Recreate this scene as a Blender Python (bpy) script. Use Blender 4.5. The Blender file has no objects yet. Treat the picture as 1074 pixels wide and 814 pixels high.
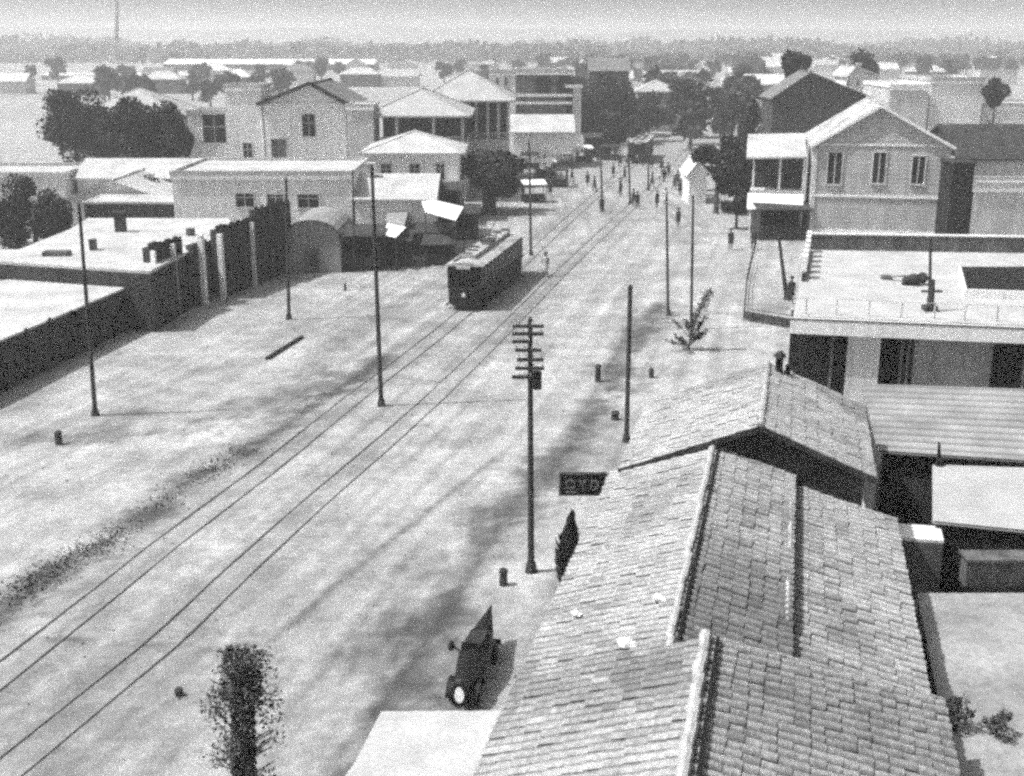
import bpy, random
from math import *
from mathutils import Vector, Matrix, noise
V3 = Vector
S = bpy.context.scene
COL = S.collection
# ------------------------------------------------------------- camera maths (photo pixels 1074 x 814)
F, CH, YH, CX, CY = 1250.0, 17.0, 40.0, 537.0, 407.0
TH = atan((CY - YH) / F)
def ray(x, y):
    a = (x - CX) / F; b = -(y - CY) / F
    return (a, cos(TH) + b * sin(TH), -sin(TH) + b * cos(TH))
def U(x, y, z=0.0):                       # point where the sight line meets height z
    r = ray(x, y); t = (z - CH) / r[2]
    return Vector((r[0] * t, r[1] * t, z))
def V(x, y, p, n=(0, 1, 0)):              # point where it meets the vertical plane through p
    r = ray(x, y)
    t = (n[0] * p[0] + n[1] * p[1]) / (n[0] * r[0] + n[1] * r[1])
    return Vector((r[0] * t, r[1] * t, CH + r[2] * t))
# ------------------------------------------------------------- materials (all grey: black and white photograph)
MATS = {}
def mat(name, v, var=0.25, scale=3.0, rough=0.85, bump=0.0, bscale=None, attr=False, fine=0.0, metal=0.0, streak=0.0, course=0.0, cfreq=3.0, speck=0.0):
    if name in MATS: return MATS[name]
    m = bpy.data.materials.new(name); m.use_nodes = True
    nt = m.node_tree; N = nt.nodes; L = nt.links
    bs = N['Principled BSDF']; bs.inputs['Roughness'].default_value = rough
    bs.inputs['Metallic'].default_value = metal; bs.inputs['Specular IOR Level'].default_value = .18
    tc = N.new('ShaderNodeTexCoord')
    def mathn(op, a, b):
        n = N.new('ShaderNodeMath'); n.operation = op
        for i, q in enumerate((a, b)):
            if isinstance(q, (int, float)): n.inputs[i].default_value = q
            else: L.new(q, n.inputs[i])
        return n.outputs[0]
    def noi(sc, det=5):
        n = N.new('ShaderNodeTexNoise'); n.inputs['Scale'].default_value = sc; n.inputs['Detail'].default_value = det
        L.new(tc.outputs['Object'], n.inputs['Vector']); return n.outputs['Fac']
    def span(fac, a):                      # 1-a .. 1+a from noise
        return mathn('ADD', mathn('MULTIPLY', mathn('SUBTRACT', fac, 0.5), 4 * a), 1.0)
    val = mathn('MULTIPLY', span(noi(scale), var), v)
    if fine: val = mathn('MULTIPLY', val, span(noi(scale * 9, 2), fine))
    if streak:
        mp = N.new('ShaderNodeMapping'); mp.inputs['Scale'].default_value = (2.2, 2.2, .25); L.new(tc.outputs['Object'], mp.inputs['Vector'])
        n2 = N.new('ShaderNodeTexNoise'); n2.inputs['Scale'].default_value = 1.0; n2.inputs['Detail'].default_value = 6; L.new(mp.outputs[0], n2.inputs['Vector'])
        val = mathn('MULTIPLY', val, span(n2.outputs['Fac'], streak))
    if speck:
        vo = N.new('ShaderNodeTexNoise'); vo.inputs['Scale'].default_value = 14; vo.inputs['Detail'].default_value = 3; L.new(tc.outputs['Object'], vo.inputs['Vector'])
        val = mathn('MULTIPLY', val, span(vo.outputs['Fac'], speck))
    if course:
        sp = N.new('ShaderNodeSeparateXYZ'); L.new(tc.outputs['Object'], sp.inputs[0])
        wv = mathn('SINE', mathn('MULTIPLY', sp.outputs['Z'], cfreq*2*pi), 0)
        st = mathn('GREATER_THAN', wv, .6)
        val = mathn('MULTIPLY', val, mathn('SUBTRACT', 1.0, mathn('MULTIPLY', st, course)))
    if attr:
        at = N.new('ShaderNodeAttribute'); at.attribute_name = 'tone'
        val = mathn('MULTIPLY', val, at.outputs['Fac'])
    cl = N.new('ShaderNodeClamp'); cl.inputs['Min'].default_value = 0.012; cl.inputs['Max'].default_value = 0.85
    L.new(val, cl.inputs['Value'])
    L.new(cl.outputs[0], bs.inputs['Base Color'])
    if bump:
        bn = N.new('ShaderNodeBump'); bn.inputs['Strength'].default_value = bump; bn.inputs['Distance'].default_value = 0.05
        L.new(noi(bscale or scale * 4, 6), bn.inputs['Height']); L.new(bn.outputs[0], bs.inputs['Normal'])
    MATS[name] = m
    return m
M_ground = mat('packed_dirt', 0.30, .2, .35, bump=.8, bscale=9, attr=True, fine=.2, speck=.28)
M_pave = mat('worn_paving', 0.28, .35, .5, bump=.5, attr=False, fine=.2, speck=.2)
M_slab = mat('pale_concrete', 0.42, .18, .8, bump=.3, fine=.12, speck=.08)
M_white = mat('whitewash', 0.78, .1, .6, bump=.3, fine=.08, streak=.14)
M_off = mat('weathered_plaster', 0.55, .18, .5, bump=.4, fine=.12, streak=.2)
M_grey = mat('grey_plaster', 0.26, .25, .6, bump=.4, fine=.15, streak=.25)
M_house = mat('gable_plaster', 0.43, .14, .8, bump=.4, fine=.22, streak=.14, course=.16, cfreq=2.6)
M_dark = mat('dark_boards', 0.045, .45, 1.2, bump=.4, fine=.4, streak=.4)
M_mid = mat('weathered_boards', 0.11, .4, 1.2, bump=.4, fine=.35, streak=.35)
M_black = mat('black_paint', 0.012, .2, 2, rough=.5)
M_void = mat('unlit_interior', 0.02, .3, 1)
M_glass = mat('window_glass', 0.02, .3, 1, rough=.3)
M_wood = mat('pole_timber', 0.05, .3, 3, bump=.3)
M_steel = mat('rail_steel', 0.2, .5, .5, rough=.55)
M_tile = mat('clay_tiles', 0.34, .2, .9, bump=.5, bscale=18, attr=True, fine=.3, speck=.2)
M_tile2 = mat('old_slate', 0.17, .25, .9, bump=.3, attr=False, fine=.1)
M_cap = mat('mortar_cap', 0.4, .3, 2, bump=.8, fine=.25)
M_iron = mat('corrugated_iron', 0.30, .3, .7, rough=.6, attr=True, fine=.1)
M_tin = mat('pale_tin', 0.46, .26, .45, rough=.7, bump=.3, fine=.16, speck=.1)
M_leaf = mat('leaves', 0.06, .3, 1.2, attr=True)
M_bark = mat('bark', 0.07, .3, 5, bump=.5)
M_tram = mat('tram_paint', 0.013, .3, 1.5, rough=.7)
M_tramroof = mat('tram_roof_canvas', 0.36, .35, 1.5)
M_canvas = mat('white_canvas', 0.8, .05, 1)
M_cloth = mat('dark_cloth', 0.03, .3, 4)
M_skin = mat('skin', 0.3, .1, 8)
M_pale = mat('pale_cloth', 0.55, .1, 5)
M_hill = mat('hill_scrub', 0.16, .3, .01, bump=.3)
M_letter = mat('sign_lettering', 0.2, .2, 5)
# ------------------------------------------------------------- mesh building
class MB:
    def __init__(s): s.v = []; s.f = []; s.t = []
    def add(s, vs, fs, tone=1.0):
        o = len(s.v); s.v += [tuple(p) for p in vs]; s.f += [tuple(i + o for i in f) for f in fs]
        s.t += [tone] * len(vs) if isinstance(tone, (int, float)) else list(tone)
        return s
    def box(s, x0, x1, y0, y1, z0, z1):
        return s.add([(x0,y0,z0),(x1,y0,z0),(x1,y1,z0),(x0,y1,z0),(x0,y0,z1),(x1,y0,z1),(x1,y1,z1),(x0,y1,z1)],
                     [(0,3,2,1),(4,5,6,7),(0,1,5,4),(1,2,6,5),(2,3,7,6),(3,0,4,7)])
    def prism(s, poly, z0, z1):           # poly: list of (x,y), z1 may be list
        n = len(poly); zs = z1 if isinstance(z1, (list, tuple)) else [z1] * n
        a = sum(poly[i][0]*poly[(i+1)%n][1]-poly[(i+1)%n][0]*poly[i][1] for i in range(n))
        if a < 0: poly = poly[::-1]; zs = list(zs)[::-1]
        vs = [(p[0], p[1], z0) for p in poly] + [(p[0], p[1], z) for p, z in zip(poly, zs)]
        fs = [tuple(range(n-1, -1, -1)), tuple(range(n, 2*n))] + [(i, (i+1) % n, n+(i+1) % n, n+i) for i in range(n)]
        return s.add(vs, fs)
    def cyl(s, a, b, r0, r1=None, n=8, cap=True):
        r1 = r0 if r1 is None else r1
        a = Vector(a); b = Vector(b); d = (b - a).normalized()
        q = Vector((0,0,1)) if abs(d.z) < .9 else Vector((1,0,0))
        u = d.cross(q).normalized(); w = d.cross(u)
        vs = []
        for c, r in ((a, r0), (b, r1)):
            for i in range(n):
                t = 2*pi*i/n; vs.append(c + u*cos(t)*r + w*sin(t)*r)
        fs = [(i, (i+1) % n, n+(i+1) % n, n+i) for i in range(n)]
        if cap: fs += [tuple(range(n-1, -1, -1)), tuple(range(n, 2*n))]
        return s.add(vs, fs)
    def beam(s, a, b, w, h):              # rectangular bar
        a = Vector(a); b = Vector(b); d = (b-a).normalized()
        q = Vector((0,0,1)) if abs(d.z) < .95 else Vector((0,1,0))
        u = d.cross(q).normalized()*w/2; k = u.cross(d).normalized()*h/2
        vs = [a-u-k, a+u-k, a+u+k, a-u+k, b-u-k, b+u-k, b+u+k, b-u+k]
        return s.add(vs, [(0,3,2,1),(4,5,6,7),(0,1,5,4),(1,2,6,5),(2,3,7,6),(3,0,4,7)])
    def slab(s, pts, th):                 # polygon in space thickened downwards
        n = len(pts); pts = [Vector(p) for p in pts]
        nr = (pts[1]-pts[0]).cross(pts[2]-pts[0])
        if nr.z < 0: pts = pts[::-1]
        lo = [p - Vector((0,0,th)) for p in pts]
        return s.add(pts + lo, [tuple(range(n)), tuple(range(2*n-1, n-1, -1))] + [(i, n+i, n+(i+1) % n, (i+1) % n) for i in range(n)])
    def sphere(s, c, r, n=8, m=6, sz=1.0):
        vs = [(c[0], c[1], c[2]-r*sz)]
        for j in range(1, m):
            a = -pi/2 + pi*j/m
            for i in range(n):
                t = 2*pi*i/n; vs.append((c[0]+r*cos(a)*cos(t), c[1]+r*cos(a)*sin(t), c[2]+r*sz*sin(a)))
        vs.append((c[0], c[1], c[2]+r*sz)); k = len(vs)-1; fs = []
        for i in range(n):
            fs.append((0, 1+(i+1) % n, 1+i))
            for j in range(m-2):
                q = 1+j*n; fs.append((q+i, q+(i+1) % n, q+n+(i+1) % n, q+n+i))
            q = 1+(m-2)*n; fs.append((q+i, q+(i+1) % n, k))
        return s.add(vs, fs)
    def build(s, name, m, parent=None, org=None, smooth=False):
        if org is not None:
            ox, oy, oz = org; vs = [(a-ox, b-oy, c-oz) for a, b, c in s.v]
        else: vs = s.v
        me = bpy.data.meshes.new(name); me.from_pydata(vs, [], s.f); me.update()
        at = me.attributes.new('tone', 'FLOAT', 'POINT'); at.data.foreach_set('value', s.t)
        me.materials.append(m)
        if smooth: me.polygons.foreach_set('use_smooth', [True]*len(me.polygons))
        o = bpy.data.objects.new(name, me); COL.objects.link(o)
        if parent is not None: o.parent = parent
        elif org is not None: o.location = org
        return o
def tag(o, label, cat, group=None):
    o['label'] = label; o['category'] = cat
    if group: o['group'] = group
    return o
def thing(name, label, cat, loc, rz=0, group=None):
    o = bpy.data.objects.new(name, None); COL.objects.link(o); o.empty_display_size = .3
    o.location = loc; o.rotation_euler = (0, 0, rz); return tag(o, label, cat, group)
def struct(o, k='structure'): o['kind'] = k; return o
def dup(root, loc, rz, label, group=None, sc=None):
    r = root.copy(); COL.objects.link(r); r.location = loc; r.rotation_euler = (0, 0, rz)
    if sc: r.scale = (sc, sc, sc)
    r['label'] = label
    if group: r['group'] = group
    for ch in list(root.children):
        c = ch.copy(); COL.objects.link(c); c.parent = r
        for g in list(ch.children):
            d = g.copy(); COL.objects.link(d); d.parent = c
    return r
# ------------------------------------------------------------- world, sun, camera
SUN_EL, SUN_AZ = radians(58), radians(-9)     # from the left, a little behind the scene
sd = Vector((-cos(SUN_AZ)*cos(SUN_EL), sin(SUN_AZ)*cos(SUN_EL), sin(SUN_EL)))
w = bpy.data.worlds.new('World'); S.world = w; w.use_nodes = True
nt = w.node_tree
sky = nt.nodes.new('ShaderNodeTexSky'); sky.sky_type = 'NISHITA'; sky.sun_disc = False
sky.sun_elevation = SUN_EL; sky.sun_rotation = atan2(sd.x, sd.y); sky.dust_density = 10; sky.altitude = 50
bw = nt.nodes.new('ShaderNodeRGBToBW'); bg = nt.nodes['Background']; bg.inputs['Strength'].default_value = 0.10
nt.links.new(sky.outputs[0], bw.inputs[0]); nt.links.new(bw.outputs[0], bg.inputs[0])
sl = bpy.data.lights.new('sun', 'SUN'); sl.energy = 4.7; sl.angle = radians(.6); sl.color = (1, 1, 1)
so = bpy.data.objects.new('sun', sl); COL.objects.link(so); so.rotation_euler = (-sd).to_track_quat('-Z', 'Y').to_euler()
cam = bpy.data.cameras.new('camera'); co = bpy.data.objects.new('camera', cam); COL.objects.link(co)
cam.sensor_width = 36; cam.lens = F/1074*36; cam.clip_end = 9000; cam.clip_start = .5
co.location = (0, 0, CH); co.rotation_euler = (pi/2 - TH, 0, 0); S.camera = co
S.view_settings.view_transform = 'Standard'; S.view_settings.look = 'None'
S.view_settings.exposure = 0.08; S.view_settings.gamma = 1; S.view_settings.use_curve_mapping = False
S.cycles.filter_width = 3.0; S.cycles.use_denoising = False; S.cycles.use_adaptive_sampling = True; S.cycles.adaptive_threshold = .085; S.cycles.adaptive_min_samples = 12
S.cycles.volume_bounces = 1; S.cycles.max_bounces = 6
# ------------------------------------------------------------- ground
def wl(pts): return [U(x, y).xy for x, y in pts]
def segdist(px, py, pl):
    best = 1e9
    for (ax, ay), (bx, by) in zip(pl, pl[1:]):
        dx, dy = bx-ax, by-ay; t = max(0, min(1, ((px-ax)*dx+(py-ay)*dy)/(dx*dx+dy*dy)))
        d = hypot(px-ax-t*dx, py-ay-t*dy)
        if d < best: best = d
    return best
C1 = wl([(-120,800),(-40,740),(51,669),(125,610),(193,556),(273,497),(325,455),(388,405),(440,366),(488,327),(540,283),(597,230),(645,187),(668,170),(700,140),(722,112)])
C2 = wl([(-20,830),(60,765),(120,716),(180,667),(254,595),(353,507),(405,463),(462,412),(528,347),(590,284),(650,228),(697,185),(722,158),(745,130),(758,108)])
def smoothline(pl, n=3):
    for _ in range(n):
        q = [pl[0]]
        for a, b in zip(pl, pl[1:]):
            q += [a.lerp(b, .25), a.lerp(b, .75)]
        pl = q + [pl[-1]]
    return pl
C1 = smoothline(C1); C2 = smoothline(C2)
gutter = wl([(350,850),(392,780),(425,710),(462,650),(505,580),(532,540),(568,500),(602,462),(635,415),(662,370),(690,318)])
ditch = wl([(-30,670),(20,622),(70,590),(125,560),(190,510),(250,475),(330,425),(400,378)])
band2 = wl([(60,462),(150,455),(220,438),(300,420),(360,395)])
band3 = wl([(330,380),(380,345),(430,310),(470,290)])
furrow = wl([(285,672),(340,625),(400,575),(450,535),(520,480)])
cross = wl([(20,668),(120,674),(240,682)]); cross2 = wl([(60,715),(215,716)])
def nz(x, y, s, o=0): return noise.noise(Vector((x*s+o, y*s-o, o*.7)))
def tone(x, y):
    t = 1.0
    def band(pl, wd, amt, rag=.5, sc=.5):
        nonlocal t
        d = segdist(x, y, pl)
        if d < wd*2.2:
            k = max(0, 1 - d/wd + rag*(nz(x, y, sc, 3)*1.5 + nz(x, y, sc*3.5, 6)*1.1 + nz(x, y, 2.8, 7)*.8))
            t *= 1 - amt*min(1, k)
    band(gutter, 1.5, .62, .7, .35); band(gutter, .5, .25, .5, 1.5)
    band(ditch, 1.3, .75, .45, .5)
    band(band2, 2.2, .55, .8, .3)
    band(band3, 1.6, .2, .6, .4)
    band(C1, 1.7, .22, .5, .8); band(C2, 1.9, .26, .5, .8)
    band(furrow, .26, .6, .15, 1)
    for k in (cross, cross2): band(k, .16, .5, .2, 2)
    sg = strk(x, y)
    t *= 1 + sg
    t *= 1 + .22*nz(x, y, .06, 9) + .26*nz(x, y, .3, 5) + .26*nz(x, y, 1.1, 2) + .2*nz(x, y, 2.7, 4)
    return max(.2, t)
def strk(x, y):
    best = 1e9; sgn = 1
    for (ax, ay), (bx, by) in zip(C2c, C2c[1:]):
        dx, dy = bx-ax, by-ay; t = max(0, min(1, ((x-ax)*dx+(y-ay)*dy)/(dx*dx+dy*dy)))
        d = hypot(x-ax-t*dx, y-ay-t*dy)
        if d < best: best = d; sgn = 1 if (x-ax)*dy-(y-ay)*dx > 0 else -1
    u = best*sgn
    v_ = .24*noise.noise(Vector((u*1.1, y*.05, 3))) + .26*noise.noise(Vector((u*2.6, y*.07, 8)))
    for c_, w_ in ((-5.1,.14),(-6.6,.14),(1.9,.12),(3.4,.12),(5.4,.12),(-1.6,.1),(7.4,.12)):   # cart ruts
        v_ -= .34*max(0, 1-abs(u-c_-.25*noise.noise(Vector((y*.09, c_, 1))))/(w_*1.6))*(.6+.8*noise.noise(Vector((y*.15, c_*3, 2))))
    return v_
C2c = C2[::4] + [C2[-1]]
def axis(lo, a, b, hi, st):
    r = []; v = a
    while v <= b: r.append(v); v += st
    s = st; v = a; left = []
    while v > lo: s *= 1.25; v -= s; left.append(v)
    s = st; v = r[-1]; right = []
    while v < hi: s *= 1.25; v += s; right.append(v)
    return left[::-1] + r + right
xs = axis(-2600, -42, 30, 2600, .28); ys = axis(-60, 22, 100, 4200, .32)
g = MB(); vs = []; tn = []
for y in ys:
    for x in xs:
        near = -45 < x < 33 and 15 < y < 150
        vs.append((x, y, .03*nz(x, y, .25, 1) if near else 0)); tn.append(tone(x, y) if near else 1 + .3*nz(x, y, .02, 4))
nx = len(xs)
g.add(vs, [(j*nx+i, j*nx+i+1, (j+1)*nx+i+1, (j+1)*nx+i) for j in range(len(ys)-1) for i in range(nx-1)], tn)
struct(g.build('ground', M_ground, smooth=True))
# tram rails
def rails(center, name):
    m = MB(); g2 = .5
    nrm = []
    for i, p in enumerate(center):
        a = center[max(0, i-1)]; b = center[min(len(center)-1, i+1)]; d = (b-a).normalized(); nrm.append(Vector((d.y, -d.x)))
    for s in (-1, 1):
        L = []
        for p, q in zip(center, nrm): c = p + q*g2*s; L.append((c - q*.022, c + q*.022))
        n = len(L)
        vs = [(a.x, a.y, .015) for a, b in L] + [(a.x, a.y, .05) for a, b in L] + [(b.x, b.y, .05) for a, b in L] + [(b.x, b.y, .015) for a, b in L]
        fs = []
        for i in range(n-1):
            for k in range(3): fs.append((k*n+i, k*n+i+1, (k+1)*n+i+1, (k+1)*n+i))
        m.add(vs, fs)
    return struct(m.build(name, M_steel))
rails(C1, 'tram_track'); rails(C2, 'tram_track')
# pavement
m = MB(); sp = [U(372,800,.1), U(400,746,.1), U(530,745,.1), U(530,830,.1), U(350,830,.1)]
m.prism([tuple(p.xy) for p in sp], -.1, .1); struct(m.build('pavement', M_slab))
# ------------------------------------------------------------- foreground tiled roofs
rv = ray(843, 40); hl = hypot(rv[0], rv[1]); D = Vector((rv[0]/hl, rv[1]/hl, 0)); P = Vector((D.y, -D.x, 0))
NP = U(798, 445, 6.2)
def G(x, y, off=0.0): return V(x, y, NP - D*off, D)
def tilesurf(mb, c00, c10, c11, c01, tw, cl, amp=.035, step=.03, stain=None, jit=.06, seed=1):
    """c00-c10 eave edge, c01-c11 top edge; tiles in courses climbing from the eave"""
    rnd = random.Random(seed)
    W = ((c10-c00).length+(c11-c01).length)/2; Hh = ((c01-c00).length+(c11-c10).length)/2
    nu = max(1, int(W/tw)); nv = max(1, int(Hh/cl)); nrm = (c10-c00).cross(c01-c00).normalized()
    if nrm.z < 0: nrm = -nrm
    prof = (0, .75, 1, .75, 0, 0)
    vs_j = 0
    for j in range(nv):
        for i in range(nu):
            tn = 1 + rnd.uniform(-1, 1)*.07
            if rnd.random() < .04: tn *= .75
            if vs_j: tn *= 1
            u0, u1 = i/nu, (i+1)/nu; v0, v1 = j/nv, (j+1)/nv
            if stain: tn *= stain((u0+u1)/2, (v0+v1)/2)
            dz = rnd.uniform(-jit, jit)*.3; sk = rnd.uniform(-.08,.08)/nv; vs = []
            for (vv, hh) in ((max(0, v0+sk), step), (min(1, v1+.02), 0)):
                for k in range(6):
                    u = u0 + (u1-u0)*min(1, k/5.0)
                    p = (c00.lerp(c10, u)).lerp(c01.lerp(c11, u), vv)
                    vs.append(p + nrm*(prof[k]*amp + hh + dz + .02))
            lo = [(c00.lerp(c10, u0 + (u1-u0)*k/5.0)).lerp(c01.lerp(c11, u0 + (u1-u0)*k/5.0), v0) for k in (0, 5)]
            fs = [(k, k+1, 7+k, 6+k) for k in range(5)]
            vs += [lo[0], lo[1]]; fs.append((12, 13, 5, 4, 3, 2, 1, 0))
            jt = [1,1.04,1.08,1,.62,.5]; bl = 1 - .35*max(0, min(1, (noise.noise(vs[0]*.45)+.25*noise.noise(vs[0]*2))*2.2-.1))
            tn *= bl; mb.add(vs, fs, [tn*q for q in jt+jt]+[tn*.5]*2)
def cap(mb, a, b, r=.12, seg=.4):
    a = Vector(a); b = Vector(b); L = (b-a).length; n = max(1, int(L/seg)); d = (b-a)/n
    for i in range(n):
        j_ = Vector((noise.noise(a*3+d*i*5), noise.noise(a*2+d*i*7), noise.noise(a+d*i*9)))*.05; q_ = 1+.25*noise.noise(a*5+d*i*3)
        mb.cyl(a+d*i+j_, a+d*(i+1.05)+j_*.4, r*1.12*q_, r*.92*q_, 8)
z0 = Vector((0, 0, 0))
RN = G(798, 445); RL = G(650, 490); RR = G(918, 500)
Lb1 = 7.0
b1 = thing('tiled_house', 'gable roofed tiled house behind the long tiled roof, its ridge pointing up the street', 'house', (RN.x, RN.y, 0))
o = b1.location
m = MB(); tilesurf(m, RL - D*.25, RL + D*Lb1, RN + D*Lb1, RN - D*.25, .27, .36, seed=3)
tilesurf(m, RR + D*Lb1, RR - D*.25, RN - D*.25, RN + D*Lb1, .27, .40, seed=4, amp=.05)
m.slab([RL-D*.25, RL+D*Lb1, RN+D*Lb1, RN-D*.25], .08); m.slab([RR-D*.25, RR+D*Lb1, RN+D*Lb1, RN-D*.25], .08)
r_ = m.build('roof', M_tile, b1, o)
m = MB(); cap(m, RN-D*.25+Vector((0,0,.06)), RN+D*Lb1+Vector((0,0,.06)), .10)
m.build('ridge_cap', M_cap, r_); r_.children[0].matrix_parent_inverse = Matrix.Identity(4)
for v_ in r_.children[0].data.vertices: v_.co -= Vector(o)
m = MB(); m.beam(RL-D*.29+Vector((0,0,-.04)), RN-D*.29+Vector((0,0,-.04)), .05, .16); m.beam(RN-D*.291+Vector((0,0,-.04)), RR-D*.291+Vector((0,0,-.04)), .05, .16)
m.build('barge_board', M_dark, b1, o)
def gabwall(a, b, pk, inset=.3):
    m = MB(); A = a.lerp(b, .0); u = (b-a); u.z = 0; u.normalize()
    a2 = a + u*inset; b2 = b - u*inset
    zl = lambda q: q.z - .12
    pts = [a2, b2]
    ring = [(a2.x, a2.y), (b2.x, b2.y)]
    return a2, b2
a2, b2 = gabwall(RL, RR, RN)
sl_l = (RN.z-RL.z)/((RN-RL).xy.length); sl_r = (RN.z-RR.z)/((RN-RR).xy.length)
m = MB()
for dd in (0, Lb1-.3):
    q = [a2 + D*dd, b2 + D*dd, RN + D*dd]
    za = RL.z + sl_l*.3 - .1; zb = RR.z + sl_r*.3 - .1
    pr = [(q[0].x, q[0].y, -.1), (q[1].x, q[1].y, -.1), (q[1].x, q[1].y, zb), (q[2].x, q[2].y, RN.z-.1), (q[0].x, q[0].y, za)]
    bk = [(x+D.x*.2, y+D.y*.2, z) for x, y, z in pr]
    m.add(pr+bk, [(0,1,2,3,4), (9,8,7,6,5)] + [(i, 5+i, 5+(i+1) % 5, (i+1) % 5) for i in range(5)])
for q, z in ((a2, RL.z+sl_l*.3-.1), (b2, RR.z+sl_r*.3-.1)):
    s_ = P*.2 if q is a2 else P*-.2
    m.prism([tuple((q+D*.2).xy), tuple((q+D*(Lb1-.3)).xy), tuple((q+s_+D*(Lb1-.3)).xy), tuple((q+s_+D*.2).xy)], -.1, z)
m.build('wall', M_dark, b1, o)  # dark paint, also standing in for the shadow band below the gable
m = MB(); cpos = RN + D*(Lb1-.7) + P*.4
m.cyl(cpos+Vector((0,0,-.4)), cpos+Vector((0,0,.45)), .13, .13); m.cyl(cpos+Vector((0,0,.45)), cpos+Vector((0,0,.62)), .24, .08); m.cyl(cpos+Vector((.3,0,-.3)), cpos+Vector((.3,0,.15)), .09)
m.build('chimney_pot', M_black, b1, o)

# long lower roof in front of it
E0 = G(641, 495); R0 = G(748, 468); S0 = G(834, 500); T0 = G(940, 545)
E0 = Vector((E0.x, E0.y, 4.2)); 
def along(p, px):                       # walk from p towards the camera (-D) until the sight line in pixel row px
    lo, hi = 0, 40
    for _ in range(40):
        mid = (lo+hi)/2; q = p - D*mid
        d_ = q.y*cos(TH)-(q.z-CH)*sin(TH); u_ = q.y*sin(TH)+(q.z-CH)*cos(TH)
        if CY-F*u_/d_ < px: lo = mid
        else: hi = mid
    return p - D*lo
E0 = G(641, 495)
LR = (along(R0, 682) - R0).length
lb = thing('long_tiled_building', 'long low building under the big stained clay tile roof filling the lower right', 'building', (R0.x, R0.y, 0))
o = lb.location
LT = 23.0
def stL(u, v):                          # u along the eave, v up: lichen stained patch towards the near end
    k = max(0, 1-abs(u-.30)*9)
    return 1 - .45*min(1, k*1.6 + .3*noise.noise(Vector((u*20, v*6, 2))))
m = MB()
tilesurf(m, E0-D*LT, E0, R0, R0-D*LT, .27, .36, seed=5, stain=lambda u, v: 1-.35*max(0, min(1, 1.2-abs(u-.42)*7))*(noise.noise(Vector((u*40, v*9, 1)))*.8+.6))
stR = lambda u, v: 1 - .6*max(0, min(1, 1.5-abs(u-.60-.10*v)*13))*(.8+.4*noise.noise(Vector((u*30, v*9, 2))))
tilesurf(m, S0, S0-D*LT, R0-D*LT, R0, .3, .34, seed=6, amp=.045, stain=lambda u, v: (1 if u > .01 else 1)*(1 - .5*max(0, min(1, 1.6-abs(u-.5)*6)))*.95)
S1 = S0 - Vector((0, 0, .26))
tilesurf(m, T0, T0-D*LT, S1-D*LT, S1, .3, .34, seed=7, amp=.04, stain=lambda u, v: 1 - .5*max(0, min(1, 1.6-abs(u-.60-.10*(1-v))*7)))
m.slab([E0, R0, R0-D*LT, E0-D*LT], .1); m.slab([R0, S0, S0-D*LT, R0-D*LT], .1); m.slab([S1, T0, T0-D*LT, S1-D*LT], .1)
roofL = m.build('roof', M_tile, lb, o)
m = MB(); cap(m, R0+Vector((0,0,.05)), R0-D*LR+Vector((0,0,.05)), .085); mm = m.build('ridge_cap', M_cap, roofL, o)
def wallunder(pts_xy, z, name, mt, par, o, t=.2):
    m = MB(); n = len(pts_xy)
    for i in range(n-1):
        a = Vector(pts_xy[i]); b = Vector(pts_xy[i+1]); d = (b-a).normalized(); q = Vector((-d.y, d.x))*t
        zz = z[i] if isinstance(z, (list, tuple)) else z
        m.prism([tuple(a), tuple(b), tuple(b+q), tuple(a+q)], -.1, zz)
    return m.build(name, mt, par, o)
m = MB()
m.prism([tuple((E0+P*.35-D*.1).xy), tuple((E0+P*.35-D*LT).xy), tuple((E0+P*.6-D*LT).xy), tuple((E0+P*.6-D*.1).xy)], -.1, E0.z-.02)
m.prism([tuple((T0-P*.35-D*.1).xy), tuple((T0-P*.35-D*LT).xy), tuple((T0-P*.6-D*LT).xy), tuple((T0-P*.6-D*.1).xy)], -.1, T0.z-.02)
m.build('wall', M_off, lb, o)
m = MB(); m.beam(S0-D*.02+P*.03-Vector((0,0,.1)), along(S0, 655)+P*.03-Vector((0,0,.1)), .07, .34)
m.build('step_shade_strip', M_black, lb, o)  # black strip painted in for the shaded drop at the roof step
m = MB(); cap(m, S0-P*.12+Vector((0,0,.05)), along(S0, 652)-P*.12+Vector((0,0,.05)), .055, 1.6); m.build('verge_cap', M_cap, lb, o)
m = MB(); q_ = along(R0-P*.0, 678); m.beam(R0+P*.17-D*.1+Vector((0,0,.02)), q_+P*.17+Vector((0,0,.02)), .06, .14); m.build('ridge_strip', M_black, lb, o)  # black strip laid along the right of the ridge cap
# near wing: its own ridge, a little higher
FA = U(740, 669, R0.z+.28); FB = FA - D*((along(FA, 850)-FA).length+4)
sF = (FA-R0).dot(P); aF = (FA-R0).dot(D)
FL = FA + P*((E0-R0).dot(P)-sF-.02); FL.z = E0.z+.02
FR = FA + P*((T0-R0).dot(P)-sF+.25); FR.z = T0.z + .02
FR0 = FR.copy(); LTn = (FB-FA).length
fw = thing('front_tiled_wing', 'near tiled roof wing with a pale mortared ridge at the bottom edge of the picture', 'building', (FA.x, FA.y, 0))
o = fw.location
m = MB(); FLs = FL + D*.0; FRs = along(FR + D*8, 736); dFR = (FR-FRs).dot(D)
tilesurf(m, FLs-D*LTn, FLs, FA, FB, .27, .36, seed=8, stain=lambda u, v: 1-.45*max(0, min(1, (u-.6)*3))*(.5+.8*noise.noise(Vector((u*25, v*12, 5)))+.2))
tilesurf(m, FRs, FRs-D*(LTn-dFR), FB, FA, .28, .32, seed=9, amp=.035, stain=lambda u, v: .92-.25*max(0, 1-abs(u-.15)*6))
m.slab([FLs, FA, FB, FLs-D*LTn], .1); m.slab([FA, FRs, FRs-D*(LTn-dFR), FB], .1)
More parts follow.
